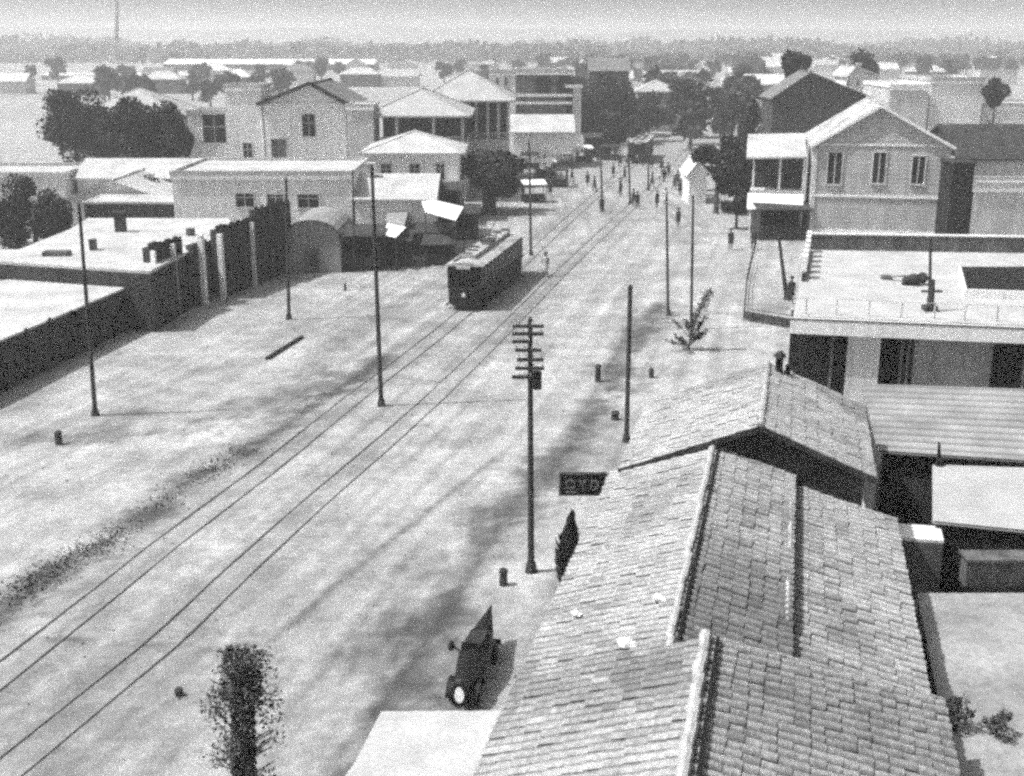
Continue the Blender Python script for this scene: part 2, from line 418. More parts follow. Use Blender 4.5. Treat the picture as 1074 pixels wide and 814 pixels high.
rf = m.build('roof', M_tile, fw, o)
m = MB(); cap(m, FA+Vector((0,0,.07)), FB+Vector((0,0,.07)), .11); m.build('ridge_cap', M_cap, rf, o)
m = MB(); m.beam(FA+P*.24+Vector((0,0,-.0)), FB+P*.24+Vector((0,0,-.0)), .07, .12); m.build('wing_ridge_strip', M_black, fw, o)  # black strip running down the right side of the wing ridge
m = MB(); cap(m, FA+Vector((0,0,.04)), FRs+Vector((0,0,.04)), .04); m.build('verge_cap', M_cap, fw, o)
m = MB(); m.box(0, .01, 0, .01, 0, .01)
m = MB(); m.prism([tuple((FL+P*.5-D*.5).xy), tuple((FL+P*.5-D*LTn).xy), tuple((FR-P*.8-D*LTn).xy), tuple((FR-P*.8-D*2).xy)], -.1, 3.0); m.build('wall', M_off, fw, o)
# white rubble lying on the roof
def onroof(px, py):
    best = None
    for t in range(0, 400):
        z = 3.6 + t*.006
        q = U(px, py, z)
        s = (q-R0).dot(P)
        zr = E0.z + (R0.z-E0.z)*(s-(E0-R0).dot(P))/(-(E0-R0).dot(P))
        if zr <= z: return Vector((q.x, q.y, zr))
    return q
for i, (px, py, r, lb_) in enumerate([(655,681,.17,'largest white plaster lump lying on the tiles near the pale ridge'), (690,633,.12,'white plaster lump on the tiles beside the ridge of the long roof'), (603,650,.11,'small white plaster lump close to the street edge of the roof')]):
    q = onroof(px, py)
    m = MB(); m.sphere((0,0,.1), r, 7, 5, .6); m.sphere((r*.9,-.05,.1), r*.6, 6, 4, .6)
    rr = random.Random(i); m.v = [(x+rr.uniform(-.02,.02), y+rr.uniform(-.02,.02), z+rr.uniform(-.02,.02)) for x, y, z in m.v]
    ob = m.build('plaster_lump', M_white); ob.location = q + Vector((0,0,.05)); tag(ob, lb_, 'rubble', 'white lumps on the roof')
# ------------------------------------------------------------- generic building seen from the front
def house(name, label, cat, xl, xr, yb, yt, depth, roof='flat', peak=None, wm=None, rm=None, wins=(), doors=(), group=None,
          over=.35, cornice=True, peakx=None, rz=0.0, parapet=.35, winm=None, chim=()):
    wm = wm or M_white; rm = rm or M_tin
    A = U(xl, yb); Y = A.y; B = V(xr, yb, A); zt = V((xl+xr)/2, yt, A).z; Wd = B.x-A.x
    t = thing(name, label, cat, (A.x, Y, 0), rz, group)
    loc = lambda x, y: (lambda q: (q.x-A.x, q.z))(V(x, y, A))
    m = MB()
    if roof == 'gable':
        pk = loc(peakx or (xl+xr)/2, peak); pr = [(0,-.1),(Wd,-.1),(Wd,zt),(pk[0],pk[1]),(0,zt)]
        vs = [(x,0,z) for x, z in pr]+[(x,depth,z) for x, z in pr]
        m.add(vs, [(0,1,2,3,4),(9,8,7,6,5)]+[(i,5+i,5+(i+1)%5,(i+1)%5) for i in range(5)])
    else: m.box(0, Wd, 0, depth, -.1, zt)
    m.build('wall', wm, t)
    m = MB()
    if roof == 'flat':
        m.box(-.12, Wd+.12, -.12, depth+.12, zt+.003, zt+.14)
        for a in ((-.12,Wd+.12,-.12,.12),(-.12,Wd+.12,depth-.12,depth+.12),(-.12,.12,.12,depth-.12),(Wd-.12,Wd+.12,.12,depth-.12)): m.box(*a, zt+.143, zt+.14+parapet)
    elif roof == 'gable':
        pkx, pkz = pk; e = over
        sl1 = (pkz-zt)/pkx; sl2 = (pkz-zt)/(Wd-pkx)
        m.slab([(-e,-e,zt-sl1*e+.1),(pkx,-e,pkz+.1),(pkx,depth+e,pkz+.1),(-e,depth+e,zt-sl1*e+.1)], .12)
        m.slab([(pkx,-e,pkz+.1),(Wd+e,-e,zt-sl2*e+.1),(Wd+e,depth+e,zt-sl2*e+.1),(pkx,depth+e,pkz+.1)], .12)
        m.beam((pkx,-e,pkz+.13),(pkx,depth+e,pkz+.13),.3,.12)
    elif roof == 'side':                 # ridge parallel to the front
        pz = V(xl, peak, Vector((0, Y+depth/2, 0))).z; e = over
        m.slab([(-e,-e,zt-.05),(Wd+e,-e,zt-.05),(Wd+e,depth/2,pz),(-e,depth/2,pz)], .14)
        m.slab([(-e,depth+e,zt-.05),(Wd+e,depth+e,zt-.05),(Wd+e,depth/2,pz),(-e,depth/2,pz)], .14)
        m.add([(0,0,zt-.01),(0,depth,zt-.01),(0,depth/2,pz-.15),(Wd,0,zt-.01),(Wd,depth,zt-.01),(Wd,depth/2,pz-.15)],[(0,1,2),(3,5,4)])
    elif roof == 'hip':
        pz = V(xl, peak, Vector((0, Y+depth/2, 0))).z; e = over; k = min(Wd, depth)/2*.95
        c = [(-e,-e,zt),(Wd+e,-e,zt),(Wd+e,depth+e,zt),(-e,depth+e,zt)]
        if Wd >= depth: a, b = (k, depth/2, pz), (Wd-k, depth/2, pz); fs = [(0,1,5,4),(1,2,5),(2,3,4,5),(3,0,4)]
        else: a, b = (Wd/2, k, pz), (Wd/2, depth-k, pz); fs = [(0,1,4),(1,2,5,4),(2,3,5),(3,0,4,5)]
        m.add(c+[a,b]+[(x,y,z-.15) for x,y,z in c], fs+[(9,8,7,6),(0,6,7,1),(1,7,8,2),(2,8,9,3),(3,9,6,0)])
        for q in c: m.beam(q, a if (Vector(q)-Vector(a)).length < (Vector(q)-Vector(b)).length else b, .22, .1)
        if a != b: m.beam(a, b, .25, .12)
    ro = m.build('roof', rm, t)
    if cornice:
        m = MB(); m.box(-.1, Wd+.1, -.14, -.003, zt-.35, zt-.02); m.build('cornice', M_white, t)
    for wd in wins:
        (x0, za), (x1, zb) = loc(wd[0], wd[3]), loc(wd[1], wd[2])
        m = MB(); f = .1; yy = -.07
        m.box(x0-f,x1+f,yy,-.003,zb,zb+f); m.box(x0-f,x1+f,yy-.06,-.003,za-f,za); m.box(x0-f,x0,yy,-.003,za,zb); m.box(x1,x1+f,yy,-.003,za,zb)
        m.box((x0+x1)/2-.03,(x0+x1)/2+.03,yy+.015,-.03,za,zb); m.box(x0,x1,yy+.02,-.028,(za+zb)/2+.2,(za+zb)/2+.26)
        fo = m.build('window', winm or M_off, t)
        m = MB(); m.box(x0, x1, -.025, -.004, za, zb); m.build('pane', M_glass, fo)
    for wd in doors:
        (x0, za), (x1, zb) = loc(wd[0], wd[3]), loc(wd[1], wd[2])
        m = MB(); m.box(x0, x1, -.05, -.004, za, zb); dr = m.build('door', M_mid, t)
        m = MB(); m.box(x0-.12,x0,-.09,-.003,za,zb+.12); m.box(x1,x1+.12,-.09,-.003,za,zb+.12); m.box(x0,x1,-.09,-.003,zb,zb+.12); m.build('door_frame', M_off, dr)
    for c in chim:
        (x0, z0_) = loc(c[0], c[1]); m = MB(); m.box(x0-.3,x0+.3,depth*.4,depth*.4+.6,zt-.2,z0_); m.box(x0-.38,x0+.38,depth*.4-.08,depth*.4+.68,z0_+.003,z0_+.15); m.build('chimney', M_off, t)
    t['w'] = Wd; t['zt'] = zt
    return t
# ------------------------------------------------------------- poles
def pole(name, label, base, top, r=.12, group='poles along the street', rt=None, arms=0, mt=None, bz=0.0):
    A = U(base[0], base[1], bz); T = V(top[0], top[1], A)
    t = thing(name, label, 'pole', A, 0, group); T = T - A; rt = rt or r*.65
    m = MB(); m.cyl((0,0,-.3), T, r, rt, 10); m.build('shaft', mt or M_wood, t, smooth=False)
    m = MB(); m.cyl((0,0,-.05), (0,0,.35), r*1.9, r*1.3, 10); m.build('footing', M_wood, t)
    m = MB(); m.cyl(T, T+Vector((0,0,.15)), rt*1.25, rt*.4, 8); m.build('cap', M_wood, t)
    return t, T
GP = 'trolley and power poles along the street'
pole('street_pole', 'leaning thin pole in front of the dark wall at far left', (100,436), (83,216), .11, GP)
pole('street_pole', 'thin pole before the rows of white pilasters on the left', (303,335), (300,188), .12, GP)
pole('street_pole', 'tall pole standing right beside the left tram track, ahead of the tram', (400,426), (390,176), .12, GP)
pole('street_pole', 'thick short dark post standing at the rear corner of the tiled house', (657,464), (661,302), .11, GP, rt=.1)
pole('street_pole', 'light pole at the right kerb left of the spindly young tree', (701,331), (699,206), .10, GP)
pole('street_pole', 'light pole rising right behind the spindly young tree', (725,345), (727,207), .10, GP)
pole('street_pole', 'pole just behind the right rear corner of the tram', (557,268), (555,150), .12, GP)
pole('street_pole', 'pole in front of the white wall, left one of the pair by the dark hut', (371,285), (370,180), .09, GP)
pole('street_pole', 'distant pole in mid street beyond the walkers, left of the distant tram', (632,222), (630,162), .13, GP)
pole('street_pole', 'distant pole in mid street just nearer than the far tram', (661,214), (659,148), .13, GP)
pole('street_pole', 'short distant pole right of the far tram', (680,200), (680,165), .13, GP)
t, T = pole('telegraph_pole', 'telegraph pole with seven crossarms and a transformer beside the pavement', (557,600), (556,337), .12, GP)
A = t.location
for k, (yy, xa, xb) in enumerate([(341,538,570),(349,537,570),(357,537,556),(366,540,568),(376,542,570),(385,540,571),(394,537,558)]):
    L_ = V(xa, yy, A) - A; R_ = V(xb, yy, A) - A; z = L_.z; px = T.x*z/T.z
    a = MB(); a.box(L_.x, R_.x, -.2, -.11, z-.05, z+.05); c = a.build('crossarm', M_wood, t)
    s = MB()
    for q in range(4):
        xq = L_.x + (R_.x-L_.x)*(q+.3)/3.6; s.cyl((xq,-.155,z+.05), (xq,-.155,z+.14), .035, .025, 6)
    s.build('insulator', M_off, c)
m = MB(); q = V(563,397,A)-A; m.cyl((q.x,-.2,q.z-.28), (q.x,-.2,q.z+.28), .15, .15, 12); m.box(q.x-.3,q.x,-.24,-.16,q.z-.03,q.z+.05); m.build('transformer', M_black, t)
# ------------------------------------------------------------- trees
def crown_mesh(mb, c, r, n, leaf, rnd, clumps=9, tone=1.0, hollow=.35):
    cs = []
    for _ in range(clumps):
        while True:
            p = Vector((rnd.uniform(-1,1), rnd.uniform(-1,1), rnd.uniform(-1,1)))
            if .25 < p.length < 1: break
        p = p*.72; cs.append((Vector((p.x*r[0], p.y*r[1], p.z*r[2])), rnd.uniform(.28,.5), tone*rnd.choice((.55,.8,1,1.3,1.7))))
    for i in range(n):
        cc, cr, tn = cs[i % clumps]
        while True:
            p = Vector((rnd.uniform(-1,1), rnd.uniform(-1,1), rnd.uniform(-1,1)))
            if hollow < p.length < 1: break
        q = Vector(c) + cc + Vector((p.x*r[0]*cr, p.y*r[1]*cr, p.z*r[2]*cr))
        a = Vector((rnd.gauss(0,1), rnd.gauss(0,1), rnd.gauss(0,1))).normalized(); b = a.cross(Vector((rnd.gauss(0,1), rnd.gauss(0,1), rnd.gauss(0,1)))).normalized()
        l = leaf*rnd.uniform(.6,1.3)
        mb.add([q-a*l*.5, q+b*l*.28, q+a*l*.5, q-b*l*.28], [(0,1,2,3)], tn*rnd.uniform(.75,1.25))
def tree(name, label, x, yb, ytop, wpx, ybot=None, seed=0, n=1500, leaf=None, group=None, trunks=1, tone=1.0, clumps=10, cat='tree', hollow=.3, z0=0.0, lean=0):
    rnd = random.Random(seed*7+3)
    A = U(x, yb, z0); sc = V(x+10, yb, A).x - A.x; sc /= 10     # metres per px
    zt = V(x, ytop, A).z - z0; w_ = wpx*sc/2
    zb = (V(x, ybot, A).z - z0) if ybot else zt*.25
    rz_ = (zt-zb)/2; leaf = leaf or max(.22, w_*.12)
    t = thing(name, label, cat, A, rnd.uniform(0,6.28), group)
    m = MB(); crown_mesh(m, (lean,0,zb+rz_), (w_, w_, rz_), n, leaf, rnd, clumps, tone, hollow); m.build('crown', M_leaf, t)
    m = MB()
    for k in range(trunks):
        ox = (k-(trunks-1)/2)*.5; top = Vector((ox*1.6+lean*.7, rnd.uniform(-.1,.1), zb+rz_*.8))
        m.cyl((ox,0,-.1), top*.55+Vector((ox*.3,0,0)), w_*.09+.04, w_*.06+.03, 8); m.cyl(top*.55+Vector((ox*.3,0,0)), top, w_*.06+.03, w_*.03, 7)
        for j in range(4):
            a = rnd.uniform(0,6.28); e = top*.7+Vector((cos(a)*w_*.55, sin(a)*w_*.55, rz_*rnd.uniform(.1,.7))); m.cyl(top*.62, e, w_*.04+.02, .02, 5)
    m.build('trunk', M_bark, t)
    return t
# --- left side walls and yards
A1 = U(-70,387,2.6); B1 = U(157,291,2.6)
t = thing('yard_shed', 'flat pale roofed shed whose dark board wall runs along the street at far left', 'shed', (A1.x, A1.y, 0)); o = t.location
pg = [U(-70,387,2.6), U(157,291,2.6), U(92,287,2.6), U(-70,300,2.6)]
m = MB(); m.prism([tuple(q.xy) for q in pg], -.1, 2.5); m.build('wall', M_dark, t, o)
m = MB(); m.prism([tuple(q.xy) for q in pg], 2.503, 2.62); m.build('roof', M_tin, t, o)
u = (B1-A1).normalized(); nn = Vector((u.y, -u.x, 0)); Ln = (B1-A1).length
k = 0.6
while k < Ln-.5:
    m = MB(); c = A1+u*k; m.prism([tuple((c+nn*.003).xy), tuple((c+u*.16+nn*.003).xy), tuple((c+u*.16+nn*.1).xy), tuple((c+nn*.1).xy)], -.1, 2.5+.5*abs(noise.noise(V3((k*1.7,2,1)))))
    m.build('board_batten', M_dark, t, o); k += 2.3
rg = [U(-70,270,3.7), U(157,285,3.7), U(243,240,3.7), U(240,229,3.7), U(92,229,3.7), U(75,240,3.7), U(20,262,3.7), U(-70,262,3.7)]
t = thing('flat_roofed_warehouse', 'warehouse with the broad white flat roof left of the pilastered wall', 'warehouse', (rg[1].x, rg[1].y, 0)); o = t.location
m = MB(); m.prism([tuple(q.xy) for q in rg], -.1, 3.55); m.build('wall', M_dark, t, o)
m = MB(); m.prism([tuple(q.xy) for q in rg], 3.553, 3.72); m.build('roof', M_tin, t, o)
for i, (x, y, w1, d1, h1_, lab) in enumerate([(60,268,1.6,.8,.3,'low grey timber stack on the white warehouse roof, near its left end'),(98,262,.5,.5,.7,'small grey crate on the warehouse roof left of the chimney'),(182,258,.9,.5,.35,'low grey crate on the warehouse roof right of the chimney'),(200,247,.5,.4,.5,'small upright crate on the warehouse roof close to the low shed')]):
    m = MB(); m.box(-w1/2,w1/2,-d1/2,d1/2,0,h1_)
    for q in range(4): m.box(-w1/2+w1*q/4+.01,-w1/2+w1*q/4+.08,-d1/2-.03,-d1/2-.002,.02,h1_-.02)
    ob = m.build('roof_crate', M_mid); ob.location = U(x, y, 3.725); ob.rotation_euler.z = i*.4; tag(ob, lab, 'crate', 'things left on the warehouse roof')
# pilastered street wall in two runs
def pilwall(label, a, b, zt, segs, pil, th=.5, capm=None):
    A = U(*a); B = U(*b); u = (B-A).normalized(); q = Vector((-u.y, u.x, 0)); n2 = Vector((u.y, -u.x, 0)); L = (B-A).length
    t = thing('street_wall', label, 'wall', A, 0, 'tall dark street walls on the left'); o = A
    m = MB()
    for s0, s1, z in segs:
        c, d = A+u*L*s0, A+u*L*s1; m.prism([tuple(c.xy), tuple(d.xy), tuple((d+q*th).xy), tuple((c+q*th).xy)], -.1, z-.35)
        rj = random.Random(int(z*100)); e = 0
        while e < (d-c).length-.2:
            p = c+u*(e+.01); p2 = c+u*min(e+.44, (d-c).length); m.prism([tuple((p-n2*.02).xy), tuple((p2-n2*.02).xy), tuple((p2-n2*.1).xy), tuple((p-n2*.1).xy)], z-.36, z-.3+rj.uniform(.05,.28)); e += .45
        e = .35
        while e < (d-c).length-.1:
            p = c+u*e; m.prism([tuple((p+n2*.003).xy), tuple((p+u*.1+n2*.003).xy), tuple((p+u*.1+n2*.06).xy), tuple((p+n2*.06).xy)], -.1, z-.3+.3*noise.noise(V3(p)*3)); e += .45
    m.build('boarding', M_dark, t, o)
    for s, z0_, z1_, w_ in pil:
        c = A+u*L*s; m = MB(); m.prism([tuple((c+n2*.08).xy), tuple((c+u*w_+n2*.08).xy), tuple((c+u*w_+n2*.4).xy), tuple((c+n2*.4).xy)], z0_, z1_)
        m.build('pilaster', M_white, t, o)
    return t
pilwall('tall dark boarded wall with narrow white pilasters, nearer of two', (163,338), (222,316), 4.9, [(0,.55,5.0),(.551,.72,3.7),(.721,1,4.4)], [(-.01,-.1,4.5,.16),(.32,-.1,4.6,.12),(.80,-.1,4.7,.3)])
pilwall('tall dark boarded wall behind the pole, farther of two, beside the rounded shed', (232,313), (308,284), 5.2, [(0,.5,5.0),(.501,1,5.6)], [(-.02,-.1,4.4,.3),(.4,-.1,4.6,.06)])
# long pale roofed shed on/behind the warehouse, chimney stub, bushes
house('low_shed', 'low dark sided shed with a pale flat roof behind the white warehouse roof', 'shed', 92, 222, 256, 214, 5, 'flat', wm=M_dark, rm=M_tin, cornice=False, parapet=.05)
m = MB(); q = U(127,243,3.72); m.box(-.35,.35,-.3,.3,0,1.3); m.box(-.45,.45,-.4,.4,1.303,1.45); ob = m.build('chimney_stack', M_dark); ob.location = q; tag(ob, 'small dark square chimney stack on the white warehouse roof', 'chimney')
house('low_gabled_house', 'white low house with a shallow gable behind the warehouse, beside dark bushes', 'house', 62, 188, 245, 213, 9, 'gable', 190, wm=M_white, rm=M_tin, peakx=118, cornice=False)
house('low_flat_house', 'long pale flat topped house in front of the big dark trees', 'house', 85, 225, 232, 186, 8, 'side', 166, wm=M_off, rm=M_tin, cornice=False, wins=[(110,118,196,206),(150,158,196,206)])
house('low_flat_house', 'pale flat house at the left edge beyond the bushes', 'house', -40, 72, 235, 186, 9, 'flat', wm=M_off, rm=M_tin, cornice=False, wins=[(30,38,196,206)])
house('small_outbuilding', 'little white outbuilding right of the big dark trees', 'outbuilding', 203, 243, 208, 120, 5, 'flat', wm=M_white, rm=M_tin, wins=[(214,236,120,150)], cornice=False)
for i, (x, yb, yt, wd, lab) in enumerate([(38,256,180,66,'dark bush at the left edge behind the white warehouse roof'),(58,262,203,44,'lower dark bush right beside the bush at the left edge'),(165,236,182,50,'dark bush between the low shed and the long white wall'),(12,268,200,50,'outermost dark bush at the left edge')]):
    tree('garden_bush', lab, x, yb, yt, wd, yb-3, seed=40+i, n=4200, group='dark garden bushes on the left', cat='bush', tone=.55, leaf=.35, hollow=0)
for i, (x, yt, wd, yb, lab) in enumerate([(84,93,72,196,'pointed dark tree, left of the two massive trees at left'),(158,99,90,212,'wide dark tree, right of the two massive trees at left'),(118,112,60,196,'dark tree filling the gap between the two massive trees'),(190,124,34,215,'small dark tree at the right end of the massive tree group')]):
    tree('broad_tree', lab, x, yb, yt, wd, 168, seed=60+i, n=9000, group='massive dark trees at left', tone=.5, clumps=26, leaf=.5, hollow=0)
house('distant_hall', 'grey roofed hall rising behind the massive dark trees', 'hall', 84, 190, 178, 122, 14, 'hip', 92, wm=M_grey, rm=mat('grey_roofing', .38, .15, .8), cornice=False)
tree('small_cypress', 'small dark cypress beside the little white outbuilding', 244, 196, 138, 12, 190, seed=70, n=500, tone=.7)
tree('small_cypress', 'low dark bush at the foot of the villa corner', 266, 190, 160, 15, 186, seed=71, n=400, tone=.7, cat='bush')
# white walled long building
hw = house('long_white_building', 'long white building with small square windows across the left middle', 'building', 186, 372, 262, 184, 11, 'flat', wm=M_white, rm=M_tin, wins=[(248,266,203,217),(281,297,204,216),(313,334,204,218)], parapet=.25)
house('white_annexe', 'white annexe with a sloping pale roof right of the long white building', 'building', 374, 455, 262, 208, 10, 'side', 182, wm=M_white, rm=M_tin, cornice=False, chim=[(382,178)])
# villa
vil = house('white_villa', 'white villa with a pediment and dark edged gable above the long building', 'villa', 282, 366, 212, 108, 14, 'gable', 88, wm=M_white, rm=M_tile2, peakx=326, wins=[(318,330,120,143)], doors=[(286,300,146,173)], over=.6)
m = MB(); pk_ = V(326,88,vil.location)-vil.location; ww = vil['w']; zt_ = vil['zt']; e_ = .6
sa = (pk_.z-zt_)/pk_.x; sb = (pk_.z-zt_)/(ww-pk_.x)
m.beam((-e_,-.66,zt_-sa*e_+.08),(pk_.x,-.66,pk_.z+.08),.12,.42); m.beam((pk_.x,-.661,pk_.z+.08),(ww+e_,-.661,zt_-sb*e_+.08),.12,.42); m.build('barge_board', M_dark, vil)
house('villa_side_wing', 'plain white square wing on the left of the villa', 'villa wing', 243, 280, 211, 92, 6, 'flat', wm=M_white, rm=M_tin, wins=[(286-30,292-28,150,168)], parapet=.2)
tree('cypress_tree', 'dark pointed cypress before the villa window', 325, 205, 130, 22, 180, seed=72, n=1200, tone=.6, hollow=0)
house('villa_rear_wing', 'pale blank wing joining the villa to the hip roofed houses', 'villa wing', 367, 394, 214, 112, 6, 'flat', wm=M_off, rm=M_tin, parapet=.15)
# hip roof houses
def verandah_house(name, label, xl, xr, yb, yt, pk, depth, posts, floor_y, rm, wm=None):
    A = U(xl, yb); zt = V(xl, yt, A).z; Wd = V(xr, yb, A).x-A.x
    t = thing(name, label, 'house', (A.x, A.y, 0), 0)
    zf = V(xl, floor_y, A).z
    m = MB(); m.box(0, Wd, 0, depth, -.1, zf); m.build('lower_wall', wm or M_off, t)
    m = MB(); m.box(1.0, Wd-.1, 2.2, depth, zf+.003, zt); m.build('recessed_wall', M_dark, t)
    for x in posts:
        px = V(x, yb, A).x-A.x; m = MB(); m.box(px-.16, px+.16, .1, .42, zf+.003, zt); m.build('post', M_off, t)
    m = MB(); m.box(0, Wd, .05, .12, zf+.75, zf+.85); 
    k = .2
    while k < Wd: m.box(k, k+.06, .06, .11, zf+.003, zf+.75); k += .3
    m.build('railing', M_off, t)
    pz = V(xl, pk, Vector((0, A.y+depth/2, 0))).z; e = .8; k = min(Wd, depth)/2*.95
    c = [(-e,-e,zt),(Wd+e,-e,zt),(Wd+e,depth+e,zt),(-e,depth+e,zt)]
    a, b = ((k, depth/2, pz), (Wd-k, depth/2, pz)) if Wd >= depth else ((Wd/2, k, pz), (Wd/2, depth-k, pz))
    fs = [(0,1,5,4),(1,2,5),(2,3,4,5),(3,0,4)] if Wd >= depth else [(0,1,4),(1,2,5,4),(2,3,5),(3,0,4,5)]
    m = MB(); m.add(c+[a,b]+[(x,y,z-.2) for x,y,z in c], fs+[(9,8,7,6),(0,6,7,1),(1,7,8,2),(2,8,9,3),(3,9,6,0)])
    for q in c: m.beam(q, a if (Vector(q)-Vector(a)).length <= (Vector(q)-Vector(b)).length else b, .25, .12)
    m.beam(a, b, .25, .12)
    m.build('roof', rm, t)
    return t
RG = mat('grey_roofing', .38, .15, .8)
verandah_house('hip_roofed_house', 'grey hip roofed house with a dark verandah right of the villa', 392, 488, 212, 121, 93, 13, [394,418,456,486], 152, RG)
verandah_house('hip_roofed_house', 'pointed hip roofed house with tall dark verandah posts, behind and right of the other', 446, 534, 196, 105, 73, 14, [450,500,512,523,533], 147, RG)
house('small_hip_roofed_house', 'low pale hip roofed house just left of the dark street tree', 'house', 386, 482, 232, 160, 9, 'hip', 137, wm=M_white, rm=M_tin, wins=[(400,410,172,188),(430,440,172,188),(458,466,172,188)], over=.6)
house('white_tower_block', 'small bright white block with a stack on top behind the hip roofed house', 'building', 514, 541, 150, 77, 8, 'flat', wm=M_white, rm=M_tin, wins=[(520,523,82,90),(529,532,82,90)], chim=[(519,62)])
# --- rounded shed, dark hut
A = U(300,286); B = V(358,286,A); W_ = B.x-A.x; zc = V(330,232,A).z
t = thing('rounded_shed', 'grey shed with a rounded gable front at the end of the dark walls', 'shed', A)
ring = [(0,-.1),(W_,-.1),(W_,zc*.62)]+[(W_/2+W_/2*cos(a), zc*.62+zc*.38*sin(a)) for a in [pi*k/10 for k in range(1,10)]]+[(0,zc*.62)]
n = len(ring); m = MB(); m.add([(x,0,z) for x,z in ring]+[(x,7,z) for x,z in ring], [tuple(range(n)), tuple(range(2*n-1,n-1,-1))]+[(i,n+i,n+(i+1)%n,(i+1)%n) for i in range(n)]); m.build('body', M_grey, t)
m = MB(); m.box(W_*.35,W_*.62,-.06,-.004,0,1.9); m.build('door', M_mid, t)
m = MB(); m.add([(W_/2+(W_/2+.15)*cos(a), y, zc*.62+(zc*.38+.12)*sin(a)) for y in (-.2,7.2) for a in [pi*k/12 for k in range(13)]], [(i,i+1,14+i,13+i) for i in range(12)]); m.build('roof', M_grey, t)
def hut(name, label, xl, xr, yb, yt, dep, group=None, can=None):
    A = U(xl, yb); W_ = V(xr, yb, A).x-A.x; z = V(xl, yt, A).z
    t = thing(name, label, 'hut', A, 0, group)
    m = MB(); m.box(0,W_,dep-.1,dep,-.1,z-.12); m.box(0,.1,0,dep-.103,-.1,z-.12); m.box(W_-.1,W_,0,dep-.103,-.1,z-.12); m.build('wall', M_dark, t)
    m = MB(); m.box(.103,W_-.103,.05,.15,-.1,z*.38); m.box(.103,W_-.103,-.1,.4,z*.38+.003,z*.38+.06); m.build('counter', M_dark, t)
    m = MB(); m.slab([(-.25,-.5,z-.25),(W_+.25,-.5,z-.25),(W_+.25,dep+.2,z+.1),(-.25,dep+.2,z+.1)], .08); m.build('roof', M_dark, t)
    for x in (.15, W_-.15): m = MB(); m.cyl((x,-.35,0),(x,-.35,z-.3),.06); m.build('post', M_wood, t)
    return t
hut('dark_kiosk', 'square dark kiosk standing behind the tall trackside pole', 361, 399, 284, 243, 3)
hut('dark_kiosk', 'low dark stall joined right of the square kiosk', 402, 430, 280, 248, 3)
hut('dark_kiosk', 'dark market hut with long front left of the tram', 424, 474, 268, 240, 3)
hut('dark_kiosk', 'dark back stall under the street tree', 432, 482, 246, 196, 3)
def awning(label, pts, zs, mt=M_canvas):
    q = [U(x, y, z) for (x, y), z in zip(pts, zs)]
    c = sum(q, Vector())/4; t = thing('market_awning', label, 'awning', (c.x, c.y, 0), 0, 'market awnings left of the tram'); o = t.location
    m = MB(); m.slab(q, .04); m.build('canopy', mt, t, o)
    for p in q: m = MB(); m.cyl((p.x,p.y,0),(p.x,p.y,p.z-.04),.05); m.build('post', M_wood, t, o)
    return t
hut('dark_kiosk', 'black stall shape added for the dark interior under the two level verandah awning', 796, 847, 252, 216, 4)  # added form, its black stands for the dark interior under the awning
hut('dark_kiosk', 'black stall squeezed between the tram and the street tree', 470, 501, 252, 220, 3)
hut('dark_kiosk', 'low black stall front directly left of the tram roof', 446, 476, 278, 252, 2)
awning('large bright white awning sloping towards the tram', [(446,222),(478,231),(486,217),(440,206)], [3.8,3.8,4.2,4.2])
awning('little white awning above the low dark stall', [(402,246),(415,249),(426,238),(406,234)], [2.6,2.6,2.9,2.9])
awning('grey awning left of the large bright awning', [(404,232),(424,236),(428,222),(408,219)], [3.0,3.0,3.2,3.2], M_grey)
awning('small white awning tucked under the left side of the street tree', [(466,195),(484,198),(486,190),(470,187)], [3.6,3.6,3.8,3.8])
tree('street_tree', 'round dark street tree with three thin trunks behind the tram', 513, 223, 150, 86, 206, seed=5, n=4200, trunks=3, tone=.45, clumps=16, leaf=.55, hollow=0)
# --- tram
a = U(505,327); b = U(553,283); d = (b-a).normalized(); ang = atan2(d.y, d.x)-pi/2
nrm = Vector((d.y,-d.x,0)); W_ = 2.35; L_ = 13.6
org = a - nrm*W_/2
t = thing('tram', 'dark single deck tram with a pale roof standing on the left track', 'tram', org, ang); TRAM = t
h0, h1, h2 = .4, 1.5, 2.75
m = MB()
m.box(-W_/2,W_/2,.9,L_-.9,h0,h1); m.box(-W_/2,W_/2,.9,L_-.9,h2,2.93)
for y0, y1, s in ((0,.9,1),(L_-.9,L_,-1)):
    pl = [(-W_/2,.9),(-W_/2+.12,.15),(-.5,0),(.5,0),(W_/2-.12,.15),(W_/2,.9)]
    if s < 0: pl = [(x, L_-y) for x, y in pl]
    m.prism(pl, h0, h1); m.prism(pl, h2, 2.93)
yy = .9; nw = 11; st = (L_-1.8)/nw
for k in range(nw+1):
    for s in (-1,1): m.box(s*W_/2-(.1 if s>0 else 0), s*W_/2+(.1 if s<0 else 0), yy+k*st-.06, yy+k*st+.06, h1, h2)
for x in (-.95,-.42,.42,.95):
    for y in (.12, L_-.12): m.box(x-.05,x+.05,y-.06,y+.06,h1,h2)
m.build('body', M_tram, t)
m = MB(); m.box(-W_/2+.04,W_/2-.04,.2,L_-.2,h1+.01,h2-.01); m.build('windows_glazing', M_glass, t)
m = MB(); m.box(-W_/2-.02,W_/2+.02,.3,L_-.3,h1-.12,h1-.02); m.box(-.7,.7,-.03,.0,h1-.12,h1-.03); m.build('waist_rail', M_dark, t)
m = MB(); n = 8; ring = [(-(W_/2+.1)+(W_+.2)*k/n, 2.933+.26*sin(pi*k/n)) for k in range(n+1)]
